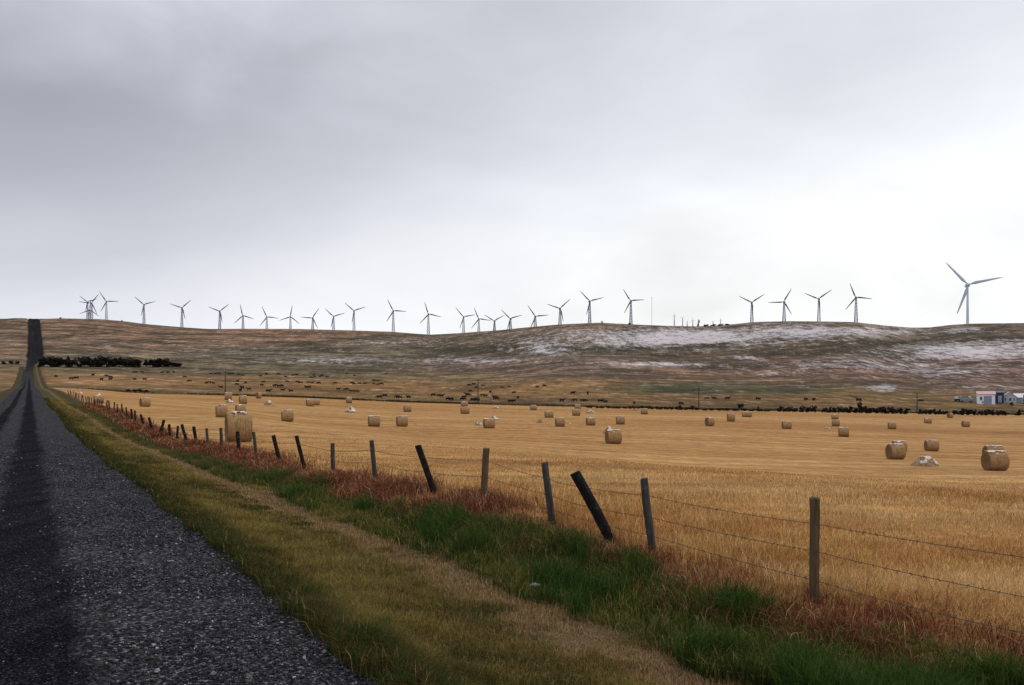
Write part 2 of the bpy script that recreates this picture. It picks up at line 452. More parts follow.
# ------------------------------------------------------------------ the land
LW = 3.4                                        # road's left edge, metres from the viewer's feet
tint_pts = [  # ground colour of the hills by place: seen pixel -> albedo
    (0, 328, .20, .135, .09), (0, 345, .21, .14, .095), (0, 352, .24, .16, .10), (0, 375, .20, .13, .07), (0, 395, .12, .10, .05),
    (80, 325, .19, .125, .085), (80, 345, .19, .135, .095), (80, 356, .17, .14, .10), (80, 370, .13, .11, .06), (80, 380, .30, .19, .09), (80, 390, .16, .12, .06),
    (180, 335, .21, .13, .085), (180, 347, .19, .14, .095), (180, 357, .15, .13, .09), (180, 368, .14, .115, .065), (180, 380, .27, .17, .08), (180, 389, .16, .11, .05),
    (280, 334, .24, .145, .09), (280, 342, .20, .135, .09), (280, 352, .14, .13, .10), (280, 362, .12, .115, .075), (280, 372, .13, .115, .055), (280, 382, .26, .165, .075), (280, 391, .20, .13, .055),
    (380, 334, .22, .14, .09), (380, 340, .16, .12, .085), (380, 350, .12, .115, .08), (380, 362, .13, .115, .08), (380, 374, .15, .12, .055), (380, 385, .24, .15, .065), (380, 395, .17, .115, .05),
    (470, 337, .15, .12, .085), (470, 348, .08, .075, .042), (470, 358, .13, .11, .085), (470, 368, .12, .09, .072), (470, 379, .20, .135, .06), (470, 390, .24, .15, .065), (470, 399, .17, .115, .05),
    (570, 328, .20, .155, .115), (570, 340, .15, .12, .09), (570, 350, .10, .095, .06), (570, 362, .14, .105, .085), (570, 374, .14, .095, .07), (570, 383, .21, .135, .06), (570, 393, .22, .14, .06), (570, 401, .15, .10, .05),
    (680, 330, .17, .135, .11), (680, 345, .09, .08, .05), (680, 356, .12, .085, .06), (680, 370, .17, .11, .075), (680, 380, .16, .105, .055), (680, 388, .075, .08, .04), (680, 397, .20, .13, .058), (680, 405, .13, .09, .04),
    (780, 328, .18, .15, .12), (780, 345, .12, .10, .06), (780, 358, .13, .075, .055), (780, 370, .16, .09, .065), (780, 382, .14, .09, .05), (780, 390, .075, .08, .04), (780, 399, .19, .125, .055), (780, 408, .12, .08, .035),
    (880, 332, .16, .135, .10), (880, 345, .10, .085, .05), (880, 358, .12, .085, .07), (880, 370, .14, .075, .055), (880, 382, .14, .085, .05), (880, 393, .15, .105, .045), (880, 402, .19, .125, .055), (880, 409, .12, .085, .035),
    (980, 326, .18, .14, .11), (980, 337, .11, .08, .055), (980, 350, .13, .10, .09), (980, 364, .13, .08, .065), (980, 376, .12, .065, .05), (980, 388, .12, .075, .05), (980, 398, .15, .105, .045), (980, 408, .16, .11, .045),
]
TP = np.array(tint_pts)
snow_blobs = [(690, 338, 105, 8, .95), (600, 336, 50, 6, .62), (800, 332, 80, 7, .8), (560, 346, 50, 5, .6), (970, 352, 75, 8, .85), (1010, 345, 50, 6, .6), (860, 331, 60, 5, .7),
              (340, 360, 70, 2.6, .42), (400, 342, 55, 2.2, .38), (230, 350, 60, 5, .1), (890, 386, 18, 3, .75), (880, 365, 90, 6, .45), (480, 361, 60, 2.5, .5), (645, 364, 50, 2, .8),
              (950, 372, 60, 5, .45), (755, 357, 14, 2, .7), (770, 372, 40, 4, .3), (550, 349, 8, 5, .8), (300, 345, 80, 4, .05), (960, 329, 30, 2, .5), (1000, 387, 40, 3, .4)]
dark_lines = [([(1040, 325), (1000, 327), (960, 333), (900, 343), (830, 353), (760, 356)], 2.2, .9), ([(560, 347), (620, 350), (680, 347), (740, 347)], 2.2, .8),
              ([(650, 355), (720, 352), (830, 348), (880, 343)], 1.6, .6), ([(270, 344), (340, 339), (420, 336), (450, 337)], 1.3, .8), ([(20, 340), (60, 338), (130, 333)], 1.3, .8), ([(100, 320), (108, 326), (116, 333)], 1.0, .7),
              ([(230, 364), (270, 363), (300, 366)], 1.1, .7), ([(430, 352), (470, 348), (530, 346)], 2.4, .7), ([(700, 327), (720, 326.5), (740, 325)], .9, .9), ([(50, 353), (160, 352)], 1.2, .4), ([(880, 358), (1024, 366)], 1.2, .5),
              ([(700, 345), (760, 342), (800, 340)], 1.4, .6)]
def hill_attrs(x, y, z):
    yy = np.maximum(y, 60)
    px = CX + F * x / yy; row = H0 - (z - EYE) * F / yy
    # break up the zone borders
    px = px + 26 * fbm(x / 120, y / 120, 31, 3); row = row + 3.2 * fbm(x / 60, y / 90, 37, 4)
    W = np.zeros(len(x)); C = np.zeros((len(x), 3))
    for p in TP:
        d = ((px - p[0]) / 70) ** 2 + ((row - p[1]) / 5.5) ** 2
        w = 1 / (d * d + .02)
        W += w; C += w[:, None] * p[2:5]
    C /= W[:, None]
    tt = smooth(.22, .42, q_of(CX + F * x / yy, y) - 1)[:, None]
    C = C * (np.array([.80, .71, .64]) * (1 - tt) + np.array([1.12, 1.03, 1.0]) * tt)
    C = C * (1 - .28 * tt) + np.array([.168, .118, .082]) * .30 * tt
    S = np.zeros(len(x))
    for cx, cy, rx, ry, a in snow_blobs:
        S = np.maximum(S, a * np.exp(-((px - cx) / (rx * 1.15)) ** 2 - ((row - cy) / (ry * 1.3)) ** 2))
    for pts, wd, k in dark_lines:
        pp = sorted(pts)
        ly = np.interp(px, [a for a, b in pp], [b for a, b in pp])
        inside = smooth(pp[0][0] - 15, pp[0][0] + 15, px) * (1 - smooth(pp[-1][0] - 15, pp[-1][0] + 15, px))
        m = k * inside * np.exp(-((row - ly) / wd) ** 2) * (.55 + .45 * fbm(x / 40, y / 40, 41, 3) + .2)
        m = np.clip(m, 0, 1)
        C = C * (1 - m[:, None]) + m[:, None] * np.array([.032, .032, .018])
        S = S * (1 - .8 * m)
    return np.clip(C, .012, .6), S

def build_land():
    a_front = np.degrees(np.arctan(np.linspace(math.tan(R(-36)), math.tan(R(36)), 620)))
    az = np.concatenate([np.linspace(-100, -37, 34), a_front, np.linspace(37, 100, 34)])
    y_near = np.exp(np.linspace(math.log(1.2), math.log(YF), 190))
    t_pas = np.linspace(0, .30, 62)[1:]; t_hill = np.linspace(.30, 1.0, 130)[1:]
    t_back = np.array([.004, .01, .02, .04, .08, .16, .3, .6, 1.0, 2.2])
    nc = len(az); rows = []
    A = np.radians(az); Ac = np.clip(A, -R(48), R(48)); px = CX + F * np.tan(Ac); ry = ridge_y(px)
    def ring(yeff):
        r = yeff / np.cos(Ac)
        return r * np.sin(A), r * np.cos(A)
    for v in y_near: rows.append(ring(np.full(nc, v)))
    for t in np.concatenate([t_pas, t_hill]): rows.append(ring(YF + (ry - YF) * t))
    for t in t_back: rows.append(ring(ry * (1 + t)))
    X = np.array([r[0] for r in rows]); Y = np.array([r[1] for r in rows])
    Z = zfun(X.ravel(), Y.ravel()).reshape(X.shape)
    S, L = xy_to_sl(X, Y)
    Yp = np.maximum(Y, 5)
    m = smooth(-LW - 2.6, -LW - 1.8, L) * (1 - smooth(6.3, 6.85, L)) * (S > -3)
    sh = 5.6 * smooth(560, 1000, S); kk = smooth(720, 900, S)
    wide = smooth(-LW - 1.5 - 2.9 * kk, -LW - .2 - 2.9 * kk, L - sh) * (1 - smooth(1.6 + 4.8 * kk, 3.2 + 4.8 * kk, L - sh))
    m = m * (S < 705)
    Zg = Z - np.maximum(m, wide * (S > 660)) * (.35 + .0012 * Yp)
    ny, npas = len(y_near), len(t_pas)
    nr = len(rows)
    def sub(name, r0, r1, mat, attrs_fn=None, keep=None):
        V = np.stack([X[r0:r1], Y[r0:r1], Zg[r0:r1]], -1).reshape(-1, 3)
        q = grid_faces(r1 - r0, nc, keep)
        at = {}
        if attrs_fn:
            C, Sn = hill_attrs(X[r0:r1].ravel(), Y[r0:r1].ravel(), Z[r0:r1].ravel())
            at = {"tint": C, "snow": Sn, "scrub": smooth(.12, .4, q_of(CX + F * X[r0:r1].ravel() / np.maximum(Y[r0:r1].ravel(), 60), Y[r0:r1].ravel()) - 1)}
        me = np_mesh(name, V, q, np.full(len(q), 4), True, at)
        return tag(ob(name, me, None, mat), kind="structure")
    Lc = L[:ny - 1, :-1]
    kf = (Lc > -1.5)
    sub("field", 0, ny, M['field'], None, kf)
    sub("rough_ground", 0, ny, M['hill'], True, ~kf)
    sub("pasture", ny - 1, ny + npas, M['hill'], True)
    sub("hills", ny + npas - 1, nr, M['hill'], True)
build_land()

def s_steps(s0, s1, d0, grow):
    out = [s0]; d = d0
    while out[-1] < s1:
        out.append(out[-1] + d); d = min(d * grow, 14)
    return np.array(out)

def build_strip(name, l0, l1, nl, mat, s, colfn, widen=None, micro=.0, zoff=0.0):
    ls = np.linspace(0, 1, nl)
    Sg, Lg = np.meshgrid(s, ls, indexing='ij')
    a = np.full_like(Sg, l0); b = np.full_like(Sg, l1)
    if widen: a, b = widen(Sg)
    Lm = a + (b - a) * Lg
    X, Y = sl_to_xy(Sg, Lm)
    Z = zfun(X.ravel(), Y.ravel()).reshape(X.shape) + zoff
    if micro:
        fade = np.minimum(1, ls * 6)[None, :] * np.minimum(1, (1 - ls) * 6)[None, :]
        Z = Z + micro * fade * (fbm(X / .9, Y / .9, 3, 3) + .35 * fbm(X / .12, Y / .12, 9, 2))
    V = np.stack([X, Y, Z], -1).reshape(-1, 3)
    q = grid_faces(len(s), nl)
    q = q[:, ::-1]
    at = colfn(Sg.ravel(), Lm.ravel(), X.ravel(), Y.ravel())
    me = np_mesh(name, V, q, np.full(len(q), 4), True, at)
    return tag(ob(name, me, None, mat), kind="structure")

def road_shift(s): return 5.6 * smooth(560, 1000, s)
def road_attr(s, l, x, y):
    l = l - road_shift(s)
    wob = .16 * fbm(s / 9, s * 0 + 1.5, 61, 2)
    def track(c, w): return np.exp(-(np.abs(l - c - wob - .10 * fbm(x / .5, y / .5, 63, 2)) / w) ** 2.2)
    t = np.maximum(track(-.02, .48), .8 * track(-1.75, .42)) * (1 - smooth(330, 620, s)) + .28 * smooth(330, 620, s)
    g = 1 - t
    g = g * (1 - .45 * smooth(560, 760, s) * (1 + .35 * fbm(s / 60, l / 2.5, 73, 3)))
    g = g * (.88 + .3 * fbm(x / 1.6, y / 1.6, 71, 3))
    return {"loose": np.clip(g, 0, 1)}
def road_width(S):
    k = smooth(720, 900, S); n = smooth(300, 650, S)
    edge = .13 * fbm(S / 1.1, S * 0, 5, 3) * (S < 120) + .8 * fbm(S / 40, S * 0, 6, 4) * smooth(640, 760, S)
    c = road_shift(S)
    return (-LW + .4 * n) * (1 - k) - 6.2 * k + edge + c, (2.14 - .5 * n + edge) * (1 - k) + 6.6 * k + c
build_strip("road", -LW, 2.14, 48, M['road'], s_steps(-4, 1352, .10, 1.012), road_attr, road_width, .022)

def verge_col(s, l, x, y):
    green = np.array([.030, .042, .014]); olive = np.array([.085, .075, .028]); tan = np.array([.20, .135, .068]); lush = np.array([.028, .046, .014]); red = np.array([.17, .075, .045]); yel = np.array([.55, .31, .125])
    n = fbm(s / 6, l / 2.5, 21, 3) * .5 + fbm(x / .5, y / .5, 22, 2) * .3
    lw = l + n * .5
    C = np.zeros((len(l), 3)) + green
    def over(a0, a1, c):
        nonlocal C
        k = smooth(a0, a1, lw)[:, None]; C = C * (1 - k) + c * k
    over(2.35, 2.9, olive); over(3.75, 4.1, tan); over(4.75, 5.0, lush); over(6.0, 6.4, red); over(6.45, 6.9, yel)
    far = smooth(22, 60, s)[:, None]
    C2 = np.zeros_like(C) + np.array([.125, .095, .038])
    k = smooth(3.9, 4.2, lw)[:, None] * (1 - smooth(4.6, 4.9, lw))[:, None]
    C2 = C2 * (1 - k) + np.array([.25, .17, .08]) * k
    k = smooth(6.4, 6.9, lw)[:, None]; C2 = C2 * (1 - k) + np.array([.22, .135, .06]) * k
    C = C * (1 - far * .75) + C2 * far * .75
    return {"Col": C * (.48 + .0 * l)[:, None]}  # shade in the gaps between blades put into the ground colour
build_strip("verge", 2.0, 6.95, 44, M['verge'], s_steps(-4, 700, .11, 1.013), verge_col, None, .07, -.012)
build_strip("verge", -LW - 2.7, -LW + .15, 8, M['verge'], s_steps(-4, 700, .8, 1.03), verge_col, None, .05, -.012)

# ------------------------------------------------------------------ grass, weeds, stubble, gravel
def blades(name, P, h, w, lean, az, col, mat, curl=.5):
    n = len(P)
    d = np.stack([np.cos(az), np.sin(az), np.zeros(n)], 1)
    a2 = RNG.uniform(0, 2 * np.pi, n)
    sd = np.stack([np.cos(a2), np.sin(a2), np.zeros(n)], 1) * w[:, None] * .5
    up = np.array([0, 0, 1.0])
    mid = P + up * (h * .55)[:, None] + d * (lean * h * .3)[:, None]
    tip = P + up * (h * (1 - .35 * lean))[:, None] + d * (lean * h)[:, None]
    base = P - up * .02
    V = np.stack([base - sd, base + sd, mid + sd * .8, mid - sd * .8, tip], 1).reshape(-1, 3)
    k = (np.arange(n) * 5)[:, None]
    fl = np.concatenate([k + np.array([0, 1, 2, 3]), k + np.array([3, 2, 4])], 1)
    sizes = np.tile([4, 3], n)
    C = np.repeat(col, 5, 0)
    me = np_mesh(name, V, fl, sizes, False, {"Col": C})
    return tag(ob(name, me, None, mat), kind="stuff")

def scatter(n, l0, l1, s0, s1, power=2.0):
    """more per square metre near the viewer"""
    u = RNG.uniform(0, 1, n)
    if power == 1: s = s0 * (s1 / s0) ** u
    else:
        p = 1 - power
        s = (s0 ** p + (s1 ** p - s0 ** p) * u) ** (1 / p)
    l = RNG.uniform(l0, l1, n)
    return s, l
def place(s, l, s_shift=0.0):
    x, y = sl_to_xy(s + s_shift, l)
    return x, y, zfun(x, y)
def pick(n, cols, p=None):
    cols = np.array(cols); k = RNG.choice(len(cols), n, p=p)
    return cols[k] * RNG.uniform(.5, 1.5, (n, 1)) * RNG.uniform(.92, 1.08, (n, 3))
def seen(x, y, margin=60):
    px = CX + F * x / np.maximum(y, .5)
    return (y > 2) & (px > -margin) & (px < 1024 + margin * 4)

def make_grass():
    # lush green grass in the ditch
    s, l = scatter(270000, 4.6, 6.75, 7.0, 130, 1.45); s = s - 5.5
    x, y, z = place(s, l)
    n = fbm(s / 2.2, l / 1.0, 91, 3); edge = l + .35 * fbm(s / 4, l / 2, 92, 2) + .25 * fbm(x / .4, y / .4, 90, 2)
    k = seen(x, y) & (edge > 4.75) & (edge < 6.45 - .55 * smooth(9.5, 14, s + .0)) & (RNG.uniform(0, 1, len(x)) < .35 + .9 * (n + .45)) & (RNG.uniform(0, 1, len(x)) < 1.1 - smooth(16, 110, s) * .55)
    x, y, z, s, n, l = x[k], y[k], z[k], s[k], n[k], l[k]; m = len(x)
    tuft = smooth(.05, .5, fbm(x / .55, y / .55, 93, 2)); patch = .8 * fbm(s / 3.5, l / 1.1, 94, 3) + .4 * fbm(x / .4, y / .4, 99, 2)
    h = (.11 + .17 * np.clip(n + .4, 0, 1) + .20 * tuft) * RNG.uniform(.4, 1.3, m) * (1 - .3 * smooth(15, 50, s)); d = np.hypot(x, y)
    w = np.maximum(.006, d * .00055) * RNG.uniform(.7, 1.5, m)
    col = pick(m, [(.042, .066, .015), (.066, .090, .02), (.026, .045, .012), (.12, .12, .032), (.24, .19, .07), (.38, .27, .13)], [.3, .26, .2, .13, .07, .04])
    ol = pick(m, [(.095, .11, .026), (.16, .145, .04), (.24, .18, .06), (.06, .08, .02)])
    col = np.where((RNG.uniform(0, 1, m) < smooth(-.15, .45, patch) * .8)[:, None], ol, col)
    col = np.where((tuft > .55)[:, None], pick(m, [(.024, .052, .011), (.040, .074, .016), (.062, .098, .022)]), col)
    far = smooth(12, 40, s)[:, None]
    col = col * (1 - far * .6) + pick(m, [(.13, .105, .045), (.07, .075, .03), (.18, .12, .06)]) * far * .6
    blades("grass", np.stack([x, y, z], 1), h, w, RNG.uniform(.15, .95, m), RNG.uniform(0, 6.28, m), col, M['blade'])
    # short mown grass on the shoulder
    s, l = scatter(330000, 2.05, 5.2, 7.0, 170, 1.5); s = s - 5.0
    x, y, z = place(s, l)
    n = fbm(s / 5, l / 1.6, 95, 3); le = l + .30 * n + .38 * fbm(x / .35, y / .35, 96, 2)
    k = seen(x, y) & (le > 2.18); x, y, z, s, l, le, n = x[k], y[k], z[k], s[k], l[k], le[k], n[k]; m = len(x)
    track = smooth(3.95, 4.25, le) * (1 - smooth(4.55, 4.85, le)); fr = 1 - smooth(2.35, 3.1, le)
    h = (.06 + .05 * RNG.uniform(0, 1, m) + .10 * fr + .04 * (1 - track) * np.clip(n + .3, 0, 1)) * (1 - .35 * track); d = np.hypot(x, y)
    w = np.maximum(.004, d * .0005) * RNG.uniform(.7, 1.4, m)
    g = pick(m, [(.022, .042, .011), (.036, .058, .015), (.075, .07, .024), (.14, .06, .03)], [.4, .25, .2, .15])
    o = pick(m, [(.115, .098, .028), (.18, .132, .042), (.27, .185, .072), (.062, .070, .019), (.16, .08, .034)], [.3, .27, .18, .17, .08])
    t = pick(m, [(.34, .225, .11), (.26, .17, .08), (.42, .30, .165), (.18, .115, .052)])
    pt = .7 * fbm(s / 3.5, l / .8, 97, 3) + .5 * fbm(x / .4, y / .4, 98, 2)
    o = np.where((RNG.uniform(0, 1, m) < smooth(-.1, .4, pt))[:, None], pick(m, [(.21, .165, .046), (.29, .205, .07), (.15, .13, .036)]), o)
    o = np.where((RNG.uniform(0, 1, m) < smooth(.0, .5, -pt) * .8)[:, None], pick(m, [(.05, .064, .017), (.10, .06, .028), (.04, .055, .015)]), o)
    h = h * (1 + .6 * np.clip(pt, -.5, 1))
    c = o * (1 - fr[:, None]) + g * fr[:, None]
    use_t = (RNG.uniform(0, 1, m) < track * .88 + .04)[:, None]
    c = np.where(use_t, t, c)
    blades("dry_grass", np.stack([x, y, z], 1), h, w, RNG.uniform(.2, 1.1, m), RNG.uniform(0, 6.28, m), c, M['dry'])
    # red-brown weeds under the fence
    s, l = scatter(250000, 5.4, 7.8, 7.0, 130, 1.45); s = s - 5.5
    x, y, z = place(s, l); n = fbm(x / 1.6, y / 1.6, 101, 3)
    sh_ = smooth(8.5, 12, s); c0 = np.exp(-((l - 6.62 + .29 * sh_ - .35 * fbm(s / 3.5, l, 102, 2)) / (.58 + .17 * sh_)) ** 2)
    k = seen(x, y) & (RNG.uniform(0, 1, len(x)) < c0 * (.42 + 1.0 * np.clip(n + .22, 0, 1))); x, y, z, s, n = x[k], y[k], z[k], s[k], n[k]; m = len(x)
    d = np.hypot(x, y); h = (.12 + .34 * np.clip(n + .35, 0, 1)) * RNG.uniform(.35, 1.4, m); w = np.maximum(.005, d * .0005) * RNG.uniform(.6, 1.5, m)
    c = pick(m, [(.16, .042, .028), (.095, .027, .021), (.22, .070, .040), (.30, .13, .065), (.52, .34, .17)], [.30, .22, .2, .17, .11])
    pale = RNG.uniform(0, 1, m) < np.clip(.30 - 1.3 * (n + .25), .06, .5)
    c = np.where(pale[:, None], pick(m, [(.36, .22, .095), (.26, .16, .065), (.14, .115, .04), (.46, .30, .14)]), c)
    blades("weeds", np.stack([x, y, z], 1), h, w, RNG.uniform(.3, 1.3, m), RNG.uniform(0, 6.28, m), c, M['dry'])
    # cut stubble and dry stems of the field
    n0 = 370000
    yy = (6.5 ** -.75 + (75 ** -.75 - 6.5 ** -.75) * RNG.uniform(0, 1, n0)) ** (1 / -.75); uu = RNG.uniform(-.42, .80, n0)
    x, y = uu * yy, yy; s, l = xy_to_sl(x, y)
    n = fbm(x / 4, y / 2.2, 111, 3)
    k = (l > 6.95 + .4 * fbm(x, y, 112, 2)) & (RNG.uniform(0, 1, n0) < (.35 + .8 * (n + .5)) * (1.05 - smooth(18, 72, y))); x, y, n, l = x[k], y[k], n[k], l[k]; z = zfun(x, y); m = len(x)
    d = np.hypot(x, y); nearf = 1 - smooth(7, 11, l)
    h = (.055 + .06 * np.clip(n + .3, 0, 1) + .17 * nearf) * RNG.uniform(.4, 1.3, m) * (1 - .45 * smooth(22, 70, y)); w = np.maximum(.004, d * .00042) * RNG.uniform(.6, 1.4, m)
    c = pick(m, [(.58, .375, .155), (.48, .29, .105), (.38, .205, .065), (.70, .50, .235), (.26, .13, .045)], [.3, .3, .2, .12, .08])
    pa = fbm(x / 3.2, y / 1.6, 115, 3); pb = fbm(x / .8, y / .5, 116, 2)
    c = np.where((RNG.uniform(0, 1, m) < smooth(.0, .5, pa + .4 * pb) * .75)[:, None], pick(m, [(.36, .17, .055), (.26, .115, .04), (.42, .22, .08)]), c)
    c = np.where((RNG.uniform(0, 1, m) < smooth(.0, .5, -pa + .3 * pb) * .7)[:, None], pick(m, [(.62, .43, .21), (.54, .36, .165), (.70, .52, .29)]), c)
    blades("stubble", np.stack([x, y, z], 1), h, w, RNG.uniform(.2, 1.2, m), RNG.uniform(0, 6.28, m), c, M['dry'])

    # loose stones on the road
    n0 = 175000
    s = 5.0 * (62 / 5.0) ** (RNG.uniform(0, 1, n0) ** 1.25) - 2.2; l = RNG.uniform(-1.8, 2.35, n0)
    x, y = sl_to_xy(s, l)
    k = seen(x, y); s, l, x, y = s[k], l[k], x[k], y[k]
    wob = .16 * fbm(s / 9, s * 0 + 1.5, 61, 2)
    tr = np.exp(-((l - wob) / .46) ** 4)
    k = RNG.uniform(0, 1, len(l)) < np.clip((1 - tr) * .95 + .07, 0, 1) * (1 - smooth(22, 58, s)) * (.6 + .6 * (fbm(x / .7, y / .7, 88, 2) + .5)); s, l, x, y = s[k], l[k], x[k], y[k]
    z = zfun(x, y) + .004; m = len(x)
    r = np.exp(RNG.normal(math.log(.0068), .5, m)); r = np.clip(r, .004, .035) * (1 + .2 * smooth(6, 25, s))
    base = np.array([(1, 0, 0), (-.5, .87, 0), (-.5, -.87, 0), (.3, .5, .75), (.35, -.5, .7), (-.6, 0, .65), (.5, .87, .1), (0, 0, -.5)])
    tri = np.array([(0, 6, 3), (6, 1, 3), (1, 5, 3), (1, 2, 5), (2, 4, 5), (2, 0, 4), (0, 3, 4), (3, 5, 4), (0, 2, 7), (2, 1, 7), (1, 6, 7), (6, 0, 7)])
    ang = RNG.uniform(0, 6.28, m); ca, sa = np.cos(ang), np.sin(ang)
    jit = base[None] + RNG.uniform(-.28, .28, (m, 8, 3)); jit *= RNG.uniform(.65, 1.25, (m, 1, 3)); jit[:, :, 2] *= .8
    vx = jit[:, :, 0] * ca[:, None] - jit[:, :, 1] * sa[:, None]; vy = jit[:, :, 0] * sa[:, None] + jit[:, :, 1] * ca[:, None]
    V = np.stack([vx * r[:, None] + x[:, None], vy * r[:, None] + y[:, None], jit[:, :, 2] * r[:, None] + z[:, None]], -1).reshape(-1, 3)
    fl = ((np.arange(m) * 8)[:, None, None] + tri[None]).reshape(-1, 3)
    c = pick(m, [(.014, .014, .016), (.031, .0305, .0345), (.070, .069, .076), (.22, .218, .232), (.045, .037, .031)], [.38, .30, .18, .06, .08])
    me = np_mesh("gravel", V, fl, np.full(len(fl), 3), False, {"Col": np.repeat(c, 8, 0)})
    tag(ob("gravel", me, None, M['stone']), kind="stuff")
make_grass()

# ------------------------------------------------------------------ fence
POSTS = [  # top px, base px, diameter, look
    (813.6, 497.6, 814.4, 605, .098, 'brown'), (643, 478.4, 652.7, 544.4, .10, 'grey'), (575.7, 472.8, 612, 526, .145, 'dark'), (544.7, 462.7, 552.4, 511, .105, 'grey'),
    (486.3, 448.4, 483.3, 497, .115, 'brown'), (417.8, 445.4, 435.9, 492, .125, 'dark'), (371.7, 440.4, 376, 479.7, .105, 'grey'), (332.4, 443.4, 333.3, 472, .11, 'grey'),
    (296.7, 436, 305.2, 468, .11, 'dark'), (273.4, 435.5, 280.5, 465, .13, 'dark'), (254, 432, 256.5, 453.6, .11, 'grey'), (237.9, 431.6, 239.2, 452, .14, 'dark'),
    (220.9, 428, 222, 451.3, .13, 'grey'), (206.3, 428.4, 208, 446.4, .12, 'grey'), (194, 426.6, 196.7, 443.7, .15, 'dark'), (182, 424.4, 186.8, 441.4, .15, 'dark'),
    (177.8, 426, 177, 439, .12, 'dark'), (168.8, 424.4, 170.2, 435.8, .15, 'dark'), (164, 424, 160.3, 430.6, .17, 'dark'), (149, 421.2, 152.4, 430.6, .16, 'dark'),
    (140.5, 419, 144, 425.7, .16, 'dark'), (135, 415, 135.6, 421.7, .14, 'dark'), (131, 410.4, 132.2, 418.3, .16, 'dark')]
def make_post_mesh(vec, dia):
    bm = bmesh.new()
    n, k = 10, 9
    L = vec.length; ax = vec.normalized()
    a = ax.cross(Vector((0, 1, 0))).normalized(); b = ax.cross(a).normalized()
    rings = []
    ph = random.random() * 9
    for i in range(k + 1):
        t = -.3 + (L + .3) * i / k
        rad = dia / 2 * (1.04 - .07 * i / k)
        off = (a * math.sin(i * .9 + ph) + b * math.cos(i * 1.1 + ph)) * dia * .035
        ring = []
        for j in range(n):
            th = 2 * math.pi * j / n
            rr = rad * (1 + .07 * math.sin(3 * th + ph + i * .3) + random.uniform(-.05, .05))
            tt = t + (random.uniform(-.012, .012) if i == k else 0)
            ring.append(bm.verts.new(ax * tt + off + (a * math.cos(th) + b * math.sin(th)) * rr))
        rings.append(ring)
    top = bm.verts.new(ax * (L + .012) + Vector((random.uniform(-.01, .01), 0, 0)))
    for r0, r1 in zip(rings, rings[1:]):
        for j in range(n): bm.faces.new((r0[j], r0[(j + 1) % n], r1[(j + 1) % n], r1[j]))
    for j in range(n): bm.faces.new((rings[-1][j], rings[-1][(j + 1) % n], top))
    return bm_mesh(bm, "post")
def make_fence():
    LF = 6.8
    root = empty("barbed_wire_fence", (0, 0, 0))
    tag(root, "barbed wire fence on leaning wooden posts between roadside grass and stubble field", "fence")
    tops = []
    spec = []
    for tx, ty, bx, by, dia, look in POSTS:
        u = (bx - CX) / F
        Y = LF / (NX * u + NY)
        X = u * Y; zb = zf(X, Y)
        zt = EYE + (H0 - ty) * Y / F
        top = Vector(((tx - CX) / F * Y, Y + random.uniform(-.05, .05), zt))
        if zt - zb < .7: top.z = zb + .8
        spec.append((Vector((X, Y, zb)), top, dia, look))
    for s, look in ((3.3, 'brown'), (.6, 'grey'), (-2, 'dark')):
        x, y = sl_to_xy(s, LF)
        if y < .5: continue
        b = Vector((x, y, zf(x, y))); spec.insert(0, (b, b + Vector((.03, .02, 1.1)), .1, look))
    s = 74.0
    while s < 190:
        x, y = sl_to_xy(s, LF + random.uniform(-.1, .1))
        b = Vector((x, y, zf(x, y)))
        spec.append((b, b + Vector((random.uniform(-.12, .12), 0, random.uniform(.8, 1.05))), .12, random.choice(['dark', 'dark', 'grey'])))
        s += (3.0 + s * .012) * random.uniform(.7, 1.5)
    labels = {'dark': "dark tarred post", 'grey': "weathered grey post", 'brown': "sturdy brown post"}
    for b, t, dia, look in spec:
        p = ob("post", make_post_mesh(t - b, dia), root, M['post_' + look]); p.location = b
        lean = (Vector((t.x, 0, t.z)) - Vector((b.x, 0, b.z)))
        p["label"] = ("leaning " if abs(lean.x) > .22 * lean.z else "") + labels[look]
    for fr in (.24, .5, .79):
        bm = bmesh.new()
        pts = []
        for (b, t, d, lk), (b2, t2, d2, lk2) in zip(spec, spec[1:]):
            h1 = min(fr * 1.0, .9 * (t - b).length); p0 = b.lerp(t, min(.93, (fr * .98 + random.uniform(-.03, .03)) ));
            pts.append(p0 - Vector((0, d * .45, 0)))
        line = []
        for p0, p1 in zip(pts, pts[1:]):
            D = (p1 - p0).length
            sag = random.uniform(.01, .03) * D * .5
            k = max(2, int(6 if p0.y < 30 else 2))
            for i in range(k):
                q = p0.lerp(p1, i / k); q.z -= sag * 4 * (i / k) * (1 - i / k); line.append(q)
            if p0.y < 22:
                nb = int(D / .13)
                for i in range(1, nb):
                    f = i / nb; q = p0.lerp(p1, f); q.z -= sag * 4 * f * (1 - f)
                    a = random.uniform(0, 6.28); v = Vector((.010, 0, 0)) + Vector((0, math.cos(a), math.sin(a))) * .018
                    add_tube(bm, [q - v, q + v], .0028, 3)
                    v = Vector((-.010, 0, 0)) + Vector((0, -math.sin(a), math.cos(a))) * .018
                    add_tube(bm, [q - v, q + v], .0028, 3)
        line.append(pts[-1])
        add_tube(bm, line, [max(.0034, .00021 * p.y) if p.y < 40 else .0075 for p in line], 5)
        ob("barbed_wire", bm_mesh(bm, "barbed_wire"), root, M['wire'])
make_fence()

